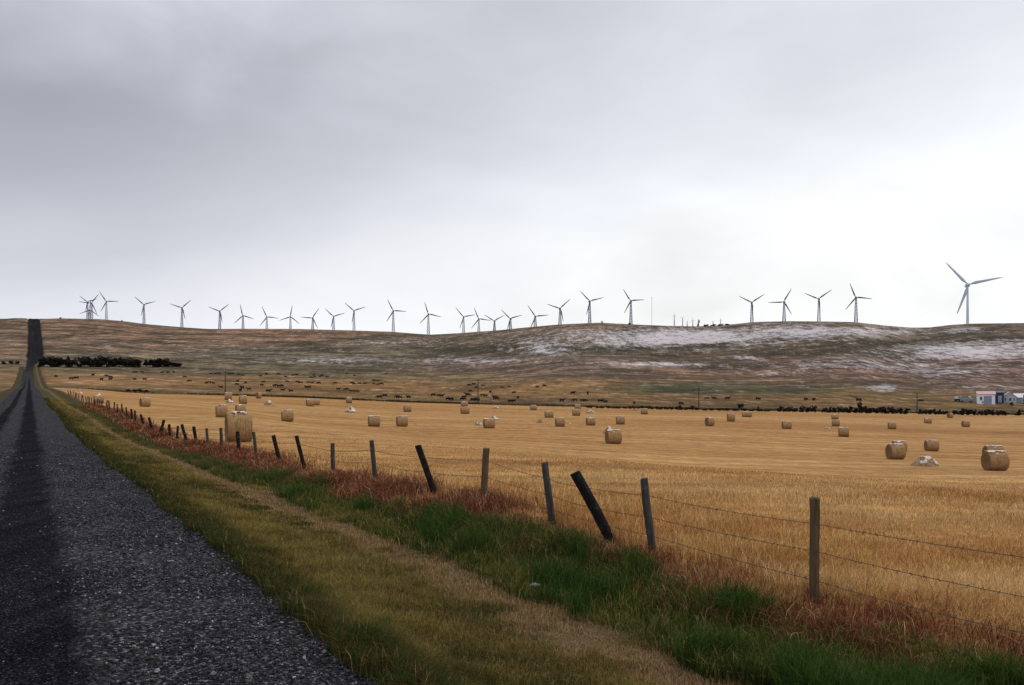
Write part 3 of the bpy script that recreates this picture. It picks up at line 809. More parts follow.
# ------------------------------------------------------------------ bales
def roll_mesh(seed):
    rs = np.random.default_rng(seed)
    bm = bmesh.new()
    nx, na = 15, 44
    rings = []
    for i in range(nx):
        t = i / (nx - 1); x = t - .5
        edge = 1 - .05 * (abs(2 * t - 1) ** 10)
        ring = []
        for j in range(na):
            th = 2 * math.pi * j / na
            lump = float(fbm(np.array([math.cos(th) * 2 + 5 + seed]), np.array([math.sin(th) * 2 + x * 4]), seed, 3)[0])
            r = .5 * edge * (1 + .035 * lump + rs.uniform(-.012, .012))
            y, z = r * math.sin(th), r * math.cos(th)
            z = max(z, -.475 + rs.uniform(0, .01))        # flat where it rests
            ring.append(bm.verts.new((x + rs.uniform(-.006, .006), y, z + .478)))
        rings.append(ring)
    for r0, r1 in zip(rings, rings[1:]):
        for j in range(na): bm.faces.new((r0[j], r1[j], r1[(j + 1) % na], r0[(j + 1) % na]))
    # loose straws standing out of the roll
    for _ in range(260):
        x = rs.uniform(-.48, .48); th = rs.uniform(0, 6.28); r = .49
        p = Vector((x, r * math.sin(th), max(.01, r * math.cos(th) + .478)))
        d = Vector((rs.uniform(-.5, .5), math.cos(th) * rs.choice([-1, 1]) + .5 * math.sin(th), -math.sin(th) * .8 + .5 * math.cos(th))).normalized() * rs.uniform(.03, .09)
        s = Vector((.006, 0, .004))
        q = p + d; q.z = max(q.z, .01)
        bm.faces.new([bm.verts.new(p - s), bm.verts.new(p + s), bm.verts.new(q)])
    return bm_mesh(bm, "straw_roll", True)
def end_mesh(seed, side):
    rs = np.random.default_rng(seed + 50)
    bm = bmesh.new()
    na, nrg = 36, 8
    c = bm.verts.new((side * .515, 0, .478)); prev = None
    for k in range(1, nrg + 1):
        ring = []
        for j in range(na):
            th = 2 * math.pi * j / na; r = .485 * k / nrg
            z = max(r * math.cos(th), -.47)
            x = .512 + rs.uniform(-.014, .014) if k < nrg else .485
            ring.append(bm.verts.new((side * x, r * math.sin(th), z + .478)))
        for j in range(na):
            if prev is None: bm.faces.new((c, ring[j], ring[(j + 1) % na]))
            else: bm.faces.new((prev[j], ring[j], ring[(j + 1) % na], prev[(j + 1) % na]))
        prev = ring
    return bm_mesh(bm, "end_face", True)
def cap_mesh(seed, span=42, xr=.49):
    rs = np.random.default_rng(seed + 99)
    nx, na = 26, 22
    V = []; idx = {}
    xs = np.linspace(-xr, xr, nx); ths = np.radians(np.linspace(-span - 18, span + 14, na))
    bm = bmesh.new(); grid = {}
    for i, x in enumerate(xs):
        for j, th in enumerate(ths):
            e = 1 - abs(math.degrees(th)) / (span + 8)
            n = float(fbm(np.array([x * 7 + seed]), np.array([th * 4]), seed + 7, 3)[0])
            if e * 1.35 + n * 1.25 + (.25 - .6 * abs(x) / .49 if xr < .4 else 0) < .50: continue
            r = .508 + .022 * min(1, max(0, e * 2 + n)) + rs.uniform(0, .006)
            if abs(x) > .46: r -= .012
            grid[i, j] = bm.verts.new((x, r * math.sin(th), r * math.cos(th) + .478))
    for (i, j) in list(grid):
        k = [(i, j), (i + 1, j), (i + 1, j + 1), (i, j + 1)]
        if all(a in grid for a in k): bm.faces.new([grid[a] for a in k])
    for v in [v for v in bm.verts if not v.link_faces]: bm.verts.remove(v)
    bmesh.ops.recalc_face_normals(bm, faces=bm.faces)
    bmesh.ops.solidify(bm, geom=bm.faces[:], thickness=-.012)
    return bm_mesh(bm, "snow_cap", True)
ROLLS = [roll_mesh(k) for k in range(3)]
ENDS = [[end_mesh(k, sd) for sd in (-1, 1)] for k in range(2)]
CAPS = [cap_mesh(k, (36, 30, 40, 33)[k]) for k in range(4)] + [cap_mesh(9, 30, .30)]
for m_ in ROLLS: m_.materials.append(M['bale'])
for e_ in ENDS:
    for m_ in e_: m_.materials.append(M['bale_end'])
for m_ in CAPS: m_.materials.append(M['snow'])
GB = "round straw bales scattered over the stubble field"
def make_bale(k, snow=True):
    root = empty("straw_bale")
    ob("straw_roll", ROLLS[k % 3], root)
    ob("end_face", ENDS[k % 2][0], root); ob("end_face", ENDS[k % 2][1], root)
    if snow: ob("snow_cap", CAPS[4 if k == 0 else k % 4], root)
    return root
# seen centre, seen foot, width, height, turn (deg), snow, label
BALES = [
    (238.5, 442.5, 26.5, 31, 6, True, "large straw bale close behind the fence posts, frosted top, biggest in the field"),
    (240.5, 415, 10, 9, 10, True, "small snow-topped straw bale peeking over the large bale behind the fence"),
    (221.5, 417.5, 11, 10, 5, True, "straw bale just left of the large bale behind the fence"),
    (228.3, 400, 6.5, 8, 0, True, "small far straw bale directly behind a snowy straw heap, above the large bale"),
    (243, 404, 8, 8.5, 8, True, "far straw bale between the two snowy heaps above the large bale"),
    (258.6, 398.5, 6, 6.5, 30, False, "far bare brown straw bale without snow near the field's back edge"),
    (287.4, 421.7, 12, 11.5, 5, True, "straw bale alone right of the large bale, above the leaning dark posts"),
    (310, 406.3, 8, 7.2, 12, True, "front one of two far straw bales side by side above the lone bale"),
    (316.5, 405.2, 6.5, 6.2, 10, True, "rear one of two far straw bales standing side by side"),
    (349, 403.2, 6, 6.2, 5, True, "small far straw bale behind the snow heap at the field's back edge"),
    (407.4, 412, 8, 7, 10, True, "straw bale behind and between two larger bales left of the field's middle"),
    (374, 426.7, 12, 11, 6, True, "left one of two equal straw bales above the tall grey fence post"),
    (402, 426.7, 12, 10.8, 10, True, "right one of two equal straw bales above the slanting dark fence post"),
    (464.5, 406.8, 7, 5.6, 5, True, "far straw bale tucked directly behind another under the utility pole"),
    (465, 413.8, 9, 7.2, 8, True, "straw bale standing directly before a smaller far one near the utility pole"),
    (489, 428.5, 12, 10, 12, True, "straw bale between two broken straw heaps in the middle of the field"),
    (533.4, 410.2, 6.6, 5.2, 5, True, "small single straw bale at the field's back edge, mid field"),
    (549, 417.8, 9, 6.8, 8, True, "rear bale of a pair in line beside a dark straw heap"),
    (560, 426.6, 10, 9, 10, True, "front bale of a pair in line beside a dark straw heap"),
    (577.7, 409.2, 6, 4.8, 5, True, "tiny far straw bale directly behind another, near a snow heap"),
    (576.3, 415.8, 8, 6.8, 6, True, "straw bale before a tiny far one, just left of a snow heap"),
    (590.6, 425.6, 9.5, 8, 14, True, "straw bale standing straight below a snow-covered heap right of mid field"),
    (620.4, 424.4, 9, 8.4, 6, True, "straw bale just above the bale that has a snowy heap behind"),
    (613.4, 444, 17, 14, 16, True, "broad straw bale with a snow-topped straw heap right behind its shoulder"),
    (644.3, 414.2, 7, 5.8, 5, True, "small straw bale beside a bare heap at the field's back edge"),
    (709.6, 426.2, 9.5, 9, 28, True, "straw bale with a white snowy left end, lowest of three right of mid field"),
    (731, 421.5, 8, 8.4, 10, True, "middle of three straw bales right of mid field, upright look"),
    (747, 417.2, 10, 5.6, 4, True, "low wide straw bale, rear one of three right of mid field"),
    (786.7, 429, 9.8, 7.8, 14, True, "solitary straw bale between the groups of three right of mid field"),
    (835, 419.5, 6.6, 5, 6, True, "rear straw bale of three in line near the dark hedge"),
    (835.7, 426.2, 7.6, 6.4, 8, True, "middle straw bale of three in line near the dark hedge"),
    (843.7, 436.8, 10, 9.6, 6, True, "front straw bale of three in line near the dark hedge"),
    (892, 429.2, 8, 7, 10, True, "far straw bale above the bale showing its dark end"),
    (928, 423.6, 7, 5.5, 8, True, "far straw bale close under the hedge below the utility pole"),
    (965.8, 427, 8, 6.4, 22, True, "far straw bale under the farm buildings, white top"),
    (950, 418, 6, 5.4, 40, False, "bare brown straw bale set in a gap of the dark hedge"),
    (895.5, 459.5, 19, 15.6, 27, True, "straw bale showing its dark round end, left of the snowy heap"),
    (899, 452, 15, 11, 24, True, "snow-topped straw bale hidden behind the bale with dark end left of the heap"),
    (931.5, 451.2, 14, 11, 20, True, "straw bale right behind the large snow-covered straw heap"),
    (995, 470.8, 25, 20, 29, True, "near straw bale at the field's right edge with dark round end"),
    (993.5, 459, 20, 13.5, 26, True, "snow-topped straw bale close behind the near right bale"),
    (98.7, 403.2, 9.5, 8, 5, True, "straw bale nearest the road end, beyond the last fence posts"),
    (145, 406.8, 10.6, 9.2, 16, True, "straw bale standing above the gap of crossed fence posts, left field corner"),
]
protos = {}
def put_bale(i, cx, by, w, h, turn, snow, label):
    x, y, z = find(cx, by)
    dia = min(max(h * y / F, 1.1), 2.1); W = min(max(w * y / F, 1.0), 2.6)
    e = R(turn); ln = max(.9, (W - dia * math.sin(e) * .9) / math.cos(e))
    key = ((1 + i % 12 if i else 0) if snow else 12 + i % 2, snow)
    if key not in protos: o = protos[key] = make_bale(key[0], snow)
    else: o = copy_tree(protos[key])
    az = math.atan2(x, y)
    o.location = (x + math.sin(az) * dia * .3, y + math.cos(az) * dia * .3, z - .03)
    o.rotation_euler = (0, 0, -az + e)
    o.scale = (ln, dia, dia)
    tag(o, label, "straw bale", GB)
for i, b in enumerate(BALES): put_bale(i, *b)

def heap_meshes(seed):
    rs = np.random.default_rng(seed + 300)
    n = 26
    xs = np.linspace(-.55, .55, n); X, Y = np.meshgrid(xs, xs, indexing='ij')
    rr = np.hypot(X, Y)
    lumps = fbm(X * 5 + seed * 3, Y * 5, seed + 12, 4)
    Zh = np.clip((1 - (rr / (.47 + .09 * fbm(X * 3, Y * 3 + 9, seed, 2))) ** 2.6), 0, 1) * (.75 + .55 * lumps)
    slump = .62 - .55 * np.clip(X + .05, 0, 1) + .25 * fbm(X * 2.2 + seed, Y * 2.2, seed + 77, 2)
    Zh = np.clip(Zh * slump, -.02, 1) * .95
    V = np.stack([X, Y, Zh - .03], -1).reshape(-1, 3)
    q = grid_faces(n, n)
    me = np_mesh("straw_mound", V, q, np.full(len(q), 4), False)
    bm = bmesh.new(); bm.from_mesh(me)
    for _ in range(330):
        k = rs.integers(0, len(V)); p = Vector(V[k]); 
        if p.z < .02 and rs.random() < .8: continue
        d = Vector((rs.normal(), rs.normal(), abs(rs.normal()) * .4)).normalized() * rs.uniform(.05, .16); s = Vector((.006, .006, 0))
        bm.faces.new([bm.verts.new(p - s), bm.verts.new(p + s), bm.verts.new(p + d)])
    bm.to_mesh(me); bm.free()
    cov = (Zh > .10) & (fbm(X * 4 + 20, Y * 4, seed + 40, 3) + .7 * (Zh - .3) + .9 * X > -.10)
    keep = cov[:-1, :-1] & cov[1:, 1:]
    Vs = V.copy(); Vs[:, 2] += .03
    q2 = grid_faces(n, n, keep)
    ms = np_mesh("snow_cover", Vs, q2, np.full(len(q2), 4), True)
    bm = bmesh.new(); bm.from_mesh(ms)
    for v in [v for v in bm.verts if not v.link_faces]: bm.verts.remove(v)
    bmesh.ops.solidify(bm, geom=bm.faces[:], thickness=.02)
    bm.to_mesh(ms); bm.free()
    me.materials.append(M['straw']); ms.materials.append(M['snow'])
    return me, ms
HEAPM = [heap_meshes(k) for k in range(4)]
HEAPS = [
    (931, 466.8, 26, 12.5, True, "large slumped straw heap covered with snow between the big bales"),
    (268, 405.5, 11, 5.5, True, "low snowy straw heap right of the large bale's top"),
    (229, 403.2, 9, 5, True, "snowy straw heap in front of the small far bale above the large bale"),
    (350, 413, 12, 6.5, True, "snow-covered straw heap with dark side between the far bales"),
    (495.5, 408.8, 8, 3.2, True, "flat snowy straw heap at the field's back edge near the utility pole"),
    (541, 423.2, 9, 4.5, False, "dark bare straw heap beside the front bale of a pair"),
    (495, 420.5, 10, 5.5, True, "straw heap behind the bale in the middle of the field"),
    (478.6, 425.6, 9, 4.8, True, "straw heap left of the bale in the middle of the field"),
    (590.6, 413.2, 9.5, 4.2, True, "snow-covered straw heap behind a bale right of mid field"),
    (609.5, 434, 12, 8, True, "snow-topped straw heap at the shoulder of the broad bale"),
    (636.8, 411.2, 7, 3.8, False, "bare straw heap beside the small bale at the field's back edge"),
    (828.5, 429, 7, 2.2, True, "flat scatter of straw and snow beside the three bales in line"),
    (78.7, 394.2, 7, 2.8, True, "low snowy straw heap at the field corner by the road"),
    (98, 398, 9, 5, True, "straw heap behind the bale nearest the road end"),
    (569.5, 424, 3.5, 1.2, True, "tiny flat snow-covered straw remnant in mid field"),
]
hp = {}
for i, (cx, by, w, h, snow, label) in enumerate(HEAPS):
    x, y, z = find(cx, by)
    key = (i % 4, snow)
    if key not in hp:
        o = empty("straw_heap"); ob("straw_mound", HEAPM[i % 4][0], o)
        if snow: ob("snow_cover", HEAPM[i % 4][1], o)
        hp[key] = o
    else: o = copy_tree(hp[key])
    W = w * y / F * 1.15
    o.location = (x, y + W * .35, z); o.rotation_euler = (0, 0, random.uniform(-.3, .3)); o.scale = (W, W, max(.3, h * y / F) * 1.55)
    tag(o, label, "straw heap", "collapsed straw heaps on the stubble field")

# ------------------------------------------------------------------ cattle
def skin_mesh(name, verts, edges, rad, sub=1):
    me = bpy.data.meshes.new(name); me.from_pydata(verts, edges, []); me.update()
    o = bpy.data.objects.new(name, me); COL.objects.link(o)
    md = o.modifiers.new("skin", 'SKIN'); md.use_smooth_shade = True
    for k, r in enumerate(rad):
        v = me.skin_vertices[0].data[k]; v.radius = (r, r) if not isinstance(r, tuple) else r; v.use_root = (k == 0)
    ss = o.modifiers.new("sub", 'SUBSURF'); ss.levels = sub; ss.render_levels = sub
    dg = bpy.context.evaluated_depsgraph_get()
    out = bpy.data.meshes.new_from_object(o.evaluated_get(dg))
    out.name = name
    bpy.data.objects.remove(o); bpy.data.meshes.remove(me)
    for p in out.polygons: p.use_smooth = True
    return out
def cow_mesh(graze, k):
    rs = random.Random(k)
    head = [(1.05, 0, .95), (1.28, 0, .55), (1.42, 0, .22), (1.58, 0, .10)] if graze else [(1.10, 0, 1.22), (1.32, 0, 1.42), (1.52, 0, 1.46), (1.78, 0, 1.30)]
    V = [(-.35, 0, .88), (.15, 0, .85), (.65, 0, .90), (-.80, 0, .94)] + head
    E = [(0, 1), (1, 2), (0, 3), (2, 4), (4, 5), (5, 6), (6, 7)]
    Rr = [.45, .50, .46, .38, .27, .19, .18, .11]
    for sx, hip in ((.62, 2), (-.78, 3)):
        for sy in (-1, 1):
            b = len(V); sh = rs.uniform(-.12, .12)
            if sx > 0: V += [(sx, sy * .2, .68), (sx + sh * .5 - .02, sy * .19, .38), (sx + sh, sy * .19, .06), (sx + sh + .08, sy * .19, .03)]
            else: V += [(sx + .06, sy * .2, .72), (sx - .10 + sh * .5, sy * .19, .42), (sx + sh - .03, sy * .19, .06), (sx + sh + .05, sy * .19, .03)]
            E += [(hip, b), (b, b + 1), (b + 1, b + 2), (b + 2, b + 3)]; Rr += [.24, .13, .10, .085]
    b = len(V); V += [(-1.06, 0, 1.12), (-1.14, 0, .75), (-1.15, 0, .45)]; E += [(3, b), (b, b + 1), (b + 1, b + 2)]; Rr += [.06, .03, .045]
    m = skin_mesh("cow", V, E, Rr, 1)
    # ears
    bm = bmesh.new(); bm.from_mesh(m); hx, hy, hz = head[1] if graze else head[2]
    for sy in (-1, 1):
        add_box(bm, (hx - .05, sy * .24, hz + .08), (.06, .2, .1), 0, sy * .3)
    bmesh.ops.recalc_face_normals(bm, faces=bm.faces)
    bm.to_mesh(m); bm.free(); return m
COWM = {}
for hide in ('black', 'brown'):
    for g in (False, True):
        m_ = cow_mesh(g, 3 + g); m_.materials.append(M[hide + '_hide']); COWM[hide, g] = m_
def z7(p): return [(200 + a / 4.267, 320 + b / 4.267 + 1, c) for a, b, c in p]
def z8(p): return [(420 + a / 4.267, 320 + b / 4.267 + 1, c) for a, b, c in p]
def z1(p): return [(640 + a / 4.267, 320 + b / 4.267 + 1, c) for a, b, c in p]
def z0(p): return [(a / 4.895, 270 + b / 4.895 + 1, c) for a, b, c in p]
def B(*pts): return [(a, b, 'black') for a, b in pts]
def W(*pts): return [(a, b, 'brown') for a, b in pts]
COWS = (z7(B((45, 227), (67, 227), (82, 225), (125, 227), (137, 226), (258, 236), (283, 227), (335, 228), (366, 240), (398, 232), (413, 232), (473, 242), (487, 232), (490, 240), (513, 238), (521, 233), (543, 240), (627, 226), (660, 234), (795, 226),
               (160, 259), (157, 272), (263, 275), (272, 262), (318, 278), (336, 281), (350, 278), (371, 260), (507, 267), (576, 267), (648, 266), (657, 270), (682, 268), (705, 269), (773, 271),
               (90, 286), (180, 287), (172, 299), (292, 302), (353, 298), (388, 302), (455, 285), (466, 286), (590, 293), (625, 294), (765, 328), (788, 323), (843, 327), (852, 330), (890, 328), (995, 318)))
        + z7(W((165, 230), (180, 233), (28, 266), (44, 264), (57, 266), (195, 265), (416, 262), (430, 266), (462, 264), (478, 266), (742, 254), (742, 270), (760, 256), (760, 272), (208, 294), (648, 303), (668, 303)))
        + z8(B((57, 318), (82, 322), (93, 322), (120, 337), (133, 337), (182, 337), (187, 327), (200, 316), (207, 318), (216, 301), (210, 276), (227, 272), (242, 285), (268, 278), (226, 340), (244, 340), (300, 305), (320, 330), (328, 335), (382, 283), (388, 345), (398, 345), (418, 330), (530, 279), (606, 343), (652, 310), (695, 342), (705, 342), (716, 312), (770, 345), (790, 348), (914, 352)))
        + z8(W((268, 320), (280, 321), (350, 287), (400, 308), (500, 283), (660, 341)))
        + z1(B((175, 355), (287, 333), (317, 333), (373, 334), (503, 335), (707, 337), (742, 338), (932, 340)))
        + [(859, 400.5, 'black'), (920.5, 401.5, 'black')]
        + z0(B((275, 518), (350, 530), (376, 526), (455, 512), (497, 533), (520, 515), (540, 522), (541, 531), (708, 532), (928, 541), (655, 497), (668, 497), (697, 497), (793, 498), (822, 498), (850, 495), (905, 520)))
        + z0(W((660, 533),)))
def place_cows():
    rec = []
    for px, row, hide in COWS:
        x, y, z = find(px, row + .4, 312)
        rec.append([px, row, hide, x, y, z])
    def band(r):
        Y = r[4]
        return 0 if Y < 385 else 1 if Y < 470 else 2
    words_ = ["at the near pasture edge", "in mid pasture", "on pasture below the hill"]
    groups = {}
    for r in rec: groups.setdefault((r[2], band(r), 0 if r[0] < 225.3 else 1 if r[0] < 478 else 2), []).append(r)
    for (hide, b, sec), lst in groups.items():
        lst.sort(key=lambda r: r[0])
        for i, r in enumerate(lst):
            g = random.random() < .6
            c = ob("cow", COWM[hide, g])
            c.location = (r[3], r[4], r[5] - .02)
            base = random.choice([0, math.pi]) if random.random() < .75 else random.uniform(0, 6.28)
            c.rotation_euler = (0, 0, base + random.uniform(-.5, .5))
            s_ = random.uniform(.95, 1.15); c.scale = (s_ * .95, s_, s_ * .92)
            part_ = ("before the first dark pole", "between the two dark poles", "past the second dark pole")[sec]
            cnt_ = f", {nth(i + 1)} from the left" if len(lst) > 1 else ""
            tag(c, f"{'black' if hide == 'black' else 'brown'} cow {words_[b]} {part_}{cnt_}", "cow", "cattle grazing on the pasture")
place_cows()

# ------------------------------------------------------------------ wind turbines
def blade_mesh():
    bm = bmesh.new()
    st = [(.0, .030, .030), (.05, .030, .028), (.12, .062, .026), (.22, .098, .022), (.4, .082, .016), (.65, .06, .010), (.88, .042, .007), (1.0, .016, .003)]
    rings = []
    for t, ch, th in st:
        tw = R(14 * (1 - t) ** 1.5)
        ring = []
        for j in range(8):
            a = 2 * math.pi * j / 8
            x = ch * .5 * math.cos(a) - (ch - .03) * .22; y = th * .5 * math.sin(a)
            ring.append(bm.verts.new((x * math.cos(tw) - y * math.sin(tw), x * math.sin(tw) + y * math.cos(tw), t)))
        rings.append(ring)
    for r0, r1 in zip(rings, rings[1:]):
        for j in range(8): bm.faces.new((r0[j], r0[(j + 1) % 8], r1[(j + 1) % 8], r1[j]))
    bm.faces.new(rings[0]); bm.faces.new(rings[-1])
    return bm_mesh(bm, "blade", True)
def lattice_mesh(h=22.0, w0=1.55, w1=.62):
    bm = bmesh.new()
    n = 7
    def corner(k, t):
        w = w0 + (w1 - w0) * t
        return Vector(((-1, 1, 1, -1)[k] * w, (-1, -1, 1, 1)[k] * w, h * t))
    for k in range(4): add_tube(bm, [corner(k, -.1), corner(k, 1)], [.34, .26], 5)
    for i in range(n):
        t0, t1 = i / n, (i + 1) / n
        for k in range(4):
            k2 = (k + 1) % 4
            add_tube(bm, [corner(k, t0), corner(k2, t1)], .13, 4); add_tube(bm, [corner(k2, t0), corner(k, t1)], .13, 4); add_tube(bm, [corner(k, t1), corner(k2, t1)], .11, 4)
    return bm_mesh(bm, "tower")
def tube_tower_mesh(h=22.0, w0=1.7, w1=1.1):
    bm = bmesh.new(); add_tube(bm, [(0, 0, -2), (0, 0, 0), (0, 0, h * .5), (0, 0, h)], [w0 * 1.04, w0, (w0 + w1) / 2, w1], 16)
    return bm_mesh(bm, "tower", True)
def nacelle_mesh():
    bm = bmesh.new(); add_prism(bm, [(-.9, -.9), (.9, -.9), (1.0, -.3), (.95, .6), (.7, .9), (-.7, .9), (-.95, .6), (-1.0, -.3)], -1.5, 3.6)
    bmesh.ops.bevel(bm, geom=bm.edges[:], offset=.14, segments=2, affect='EDGES')
    return bm_mesh(bm, "nacelle")
def hub_mesh():
    bm = bmesh.new()
    prof = [(-3.1, .05), (-2.95, .5), (-2.6, .85), (-2.1, 1.0), (-1.4, 1.0)]
    add_tube(bm, [(0, y, 0) for y, r in prof], [r for y, r in prof], 14)
    return bm_mesh(bm, "hub", True)
MESH = dict(blade=blade_mesh(), lattice=lattice_mesh(), tube=tube_tower_mesh(), nacelle=nacelle_mesh(), hub=hub_mesh())
def with_mat(m, mat, name=None):
    c = m.copy(); c.materials.clear(); c.materials.append(mat); return c
def turbine_proto(tower, mt, mb, mn):
    root = empty("wind_turbine")
    ob("tower", with_mat(MESH[tower], mt), root); ob("nacelle", with_mat(MESH['nacelle'], mn), root); ob("hub", with_mat(MESH['hub'], mn), root)
    bm_ = with_mat(MESH['blade'], mb)
    for k in range(3): ob("blade", bm_, root)
    return root
PROTO = {}
def put_turbine(kind, hx, hy, ang, bl, yaw, label, group, Y=None, zbase=None):
    first = kind not in PROTO
    if first:
        PROTO[kind] = {'lattice': lambda: turbine_proto('lattice', M['tower'], M['blade_m'], M['nacelle']),
                       'tube': lambda: turbine_proto('tube', M['tower_pale'], M['blade_pale'], M['tower_pale']),
                       'far': lambda: turbine_proto('tube', M['far_white'], M['far_white'], M['far_white'])}[kind]()
        o = PROTO[kind]
    else: o = copy_tree(PROTO[kind])
    Y = Y or float(ridge_y(hx)) - 4
    X = (hx - CX) / F * Y; zb = zf(X, Y) if zbase is None else zbase
    zh = EYE + (H0 - hy) * Y / F
    Hh = zh - zb; L = bl * Y / F
    o.location = (X, Y, zb); o.rotation_euler = (0, 0, -math.atan2(X, Y) + R(yaw)); o.scale = (1, 1, 1)
    k = 0; sc_ = L / 16.5
    for ch in o.children:
        nm = ch.name.split('.')[0]
        if nm == 'tower': kx = .82 if kind == 'tube' else max(.8, sc_); ch.scale = (kx, kx, (Hh - .8 * sc_) / 22.0)
        elif nm in ('nacelle', 'hub'): ch.location = (0, 0, Hh); ch.scale = (sc_,) * 3
        else:
            ch.location = (0, -2.1 * sc_, Hh); ch.scale = (L, L, L)
            ch.rotation_euler = (0, R(90 - (ang + 120 * k)), 0); k += 1
    tag(o, label, "wind turbine", group)
TURB = [  # hub px, hub row, one blade's angle, blade px
    (87.6, 302.0, 140, 9.5), (91.7, 303.2, 55, 11.5), (89.6, 310.0, 85, 10.5), (106.4, 301.6, 123, 11.5), (144, 304.7, 138, 11.5), (181.9, 307.8, 164, 11.8), (219.7, 311.3, 161, 11.7), (243, 315.7, 103, 11.5), (266.8, 317, 114, 11.5), (290.4, 316.7, 81, 11.5),
    (312.7, 318, 56, 11.8), (333.6, 316.5, 137, 11.7), (354, 310.9, 140, 12.2), (393.3, 310.9, 118, 13), (428.4, 314.2, 108, 13), (463.6, 317, 131, 12.2), (478.8, 319, 112, 12.2), (494.5, 321, 148, 12), (510.5, 318.7, 135, 12.8), (535.3, 316.5, 126, 13.6),
    (560, 308.5, 163, 13.8), (589.7, 301.3, 135, 14.2), (630.9, 300.9, 122, 14), (751.8, 302.5, 153, 14.5), (784.1, 302, 60, 15), (818.9, 299, 155, 15), (856, 297.5, 111, 15.5)]
for i, (hx, hy, an, bl) in enumerate(TURB):
    extra = {0: "the highest of the three crowded by the road crest", 1: "long-bladed one of the three crowded by the road crest", 2: "the lowest of the three crowded by the road crest"}
    lab = f"grey lattice-tower wind turbine, {extra[i]}" if i < 3 else f"grey lattice-tower wind turbine, {nth(i + 1)} from the left along the ridge"
    Y = float(ridge_y(hx)) + (-4, 14, -14)[i] if i < 3 else None
    put_turbine('lattice', hx, hy, an, bl, random.uniform(-12, 12), lab, "lattice wind turbines along the ridge", Y)
put_turbine('tube', 967.6, 285, 131, 30.5, 8, "tall pale tubular-tower wind turbine standing alone, the largest on the ridge", None)
for i, (hx, hy, an, bl) in enumerate([(674.3, 315.2, 90, 3.2), (682.6, 318, 40, 3), (687.3, 321.6, 70, 2.4), (692.8, 320, 100, 3), (713, 321.5, 20, 2.4), (720.6, 319.5, 95, 2.8)]):
    Y = 1700.0; X = (hx - CX) / F * Y
    put_turbine('far', hx, hy, an, bl, random.uniform(-20, 20), f"tiny pale wind turbine far behind the ridge gap, {nth(i + 1)} from the left", "tiny turbines far behind the ridge", Y, EYE + (H0 - 329) * Y / F)

# slender measuring mast
def mast():
    Y = float(ridge_y(652)) - 3; X = (651.8 - CX) / F * Y; z = zf(X, Y); top = EYE + (H0 - 297) * Y / F
    root = empty("measuring_mast", (X, Y, z)); tag(root, "slender pale measuring mast on the ridge beside the last turbine before the gap", "mast")
    bm = bmesh.new(); h = top - z
    for k in range(3):
        a = 2 * math.pi * k / 3; add_tube(bm, [(.3 * math.cos(a), .3 * math.sin(a), -1), (.22 * math.cos(a), .22 * math.sin(a), h)], .07, 4)
    for i in range(int(h / 1.2)):
        for k in range(3):
            a = 2 * math.pi * k / 3; b = 2 * math.pi * (k + 1) / 3
            add_tube(bm, [(.3 * math.cos(a), .3 * math.sin(a), i * 1.2), (.3 * math.cos(b), .3 * math.sin(b), i * 1.2 + 1.2)], .04, 3)
    ob("lattice_shaft", bm_mesh(bm, "lattice_shaft"), root, M['far_white'])
    bm = bmesh.new(); add_tube(bm, [(-1.2, 0, h - .6), (1.2, 0, h - .6)], .06, 4); add_tube(bm, [(1.2, 0, h - .6), (1.2, 0, h)], .06, 4)
    ob("sensor_arm", bm_mesh(bm, "sensor_arm"), root, M['far_white'])
mast()

# ------------------------------------------------------------------ utility poles
def pole_proto(h):
    root = empty("utility_pole")
    bm = bmesh.new(); add_tube(bm, [(0, 0, -1), (0, 0, h * .5), (0, 0, h)], [.19, .17, .14], 8); ob("shaft", bm_mesh(bm, "shaft", True), root, M['pole'])
    bm = bmesh.new(); add_box(bm, (0, -.16, h - .5), (2.0, .14, .16)); ob("crossarm", bm_mesh(bm, "crossarm"), root, M['pole'])
    bm = bmesh.new(); add_tube(bm, [(0, 0, 0), (0, 0, .12), (0, 0, .16), (0, 0, .26)], [.05, .05, .08, .03], 8); me = bm_mesh(bm, "insulator", True)
    for xx in (-.9, -.45, .45, .9):
        i_ = ob("insulator", me, root, M['ceramic']); i_.location = (xx, -.16, h - .42)
    return root
pp = None
for px, base, top, lab in [(225.3, 396.2, 371.5, "dark utility pole behind the large bale at the field's back edge"), (478, 402.8, 379, "dark utility pole among the cattle above mid field"),
                           (698.8, 408, 387, "thin utility pole rising from the hedge line between the bale groups"), (917, 413, 392, "thin utility pole by the hedge next to the farm buildings")]:
    x, y, z = find(px, base, 300)
    h = (base - top) * y / F
    if pp is None: pp = pole_proto(9.0); o = pp
    else: o = copy_tree(pp)
    o.location = (x, y, z); o.scale = (1, 1, h / 9.0); o.rotation_euler = (0, 0, R(50 + random.uniform(-8, 8)))
    tag(o, lab, "utility pole", "utility poles along the pasture edge")

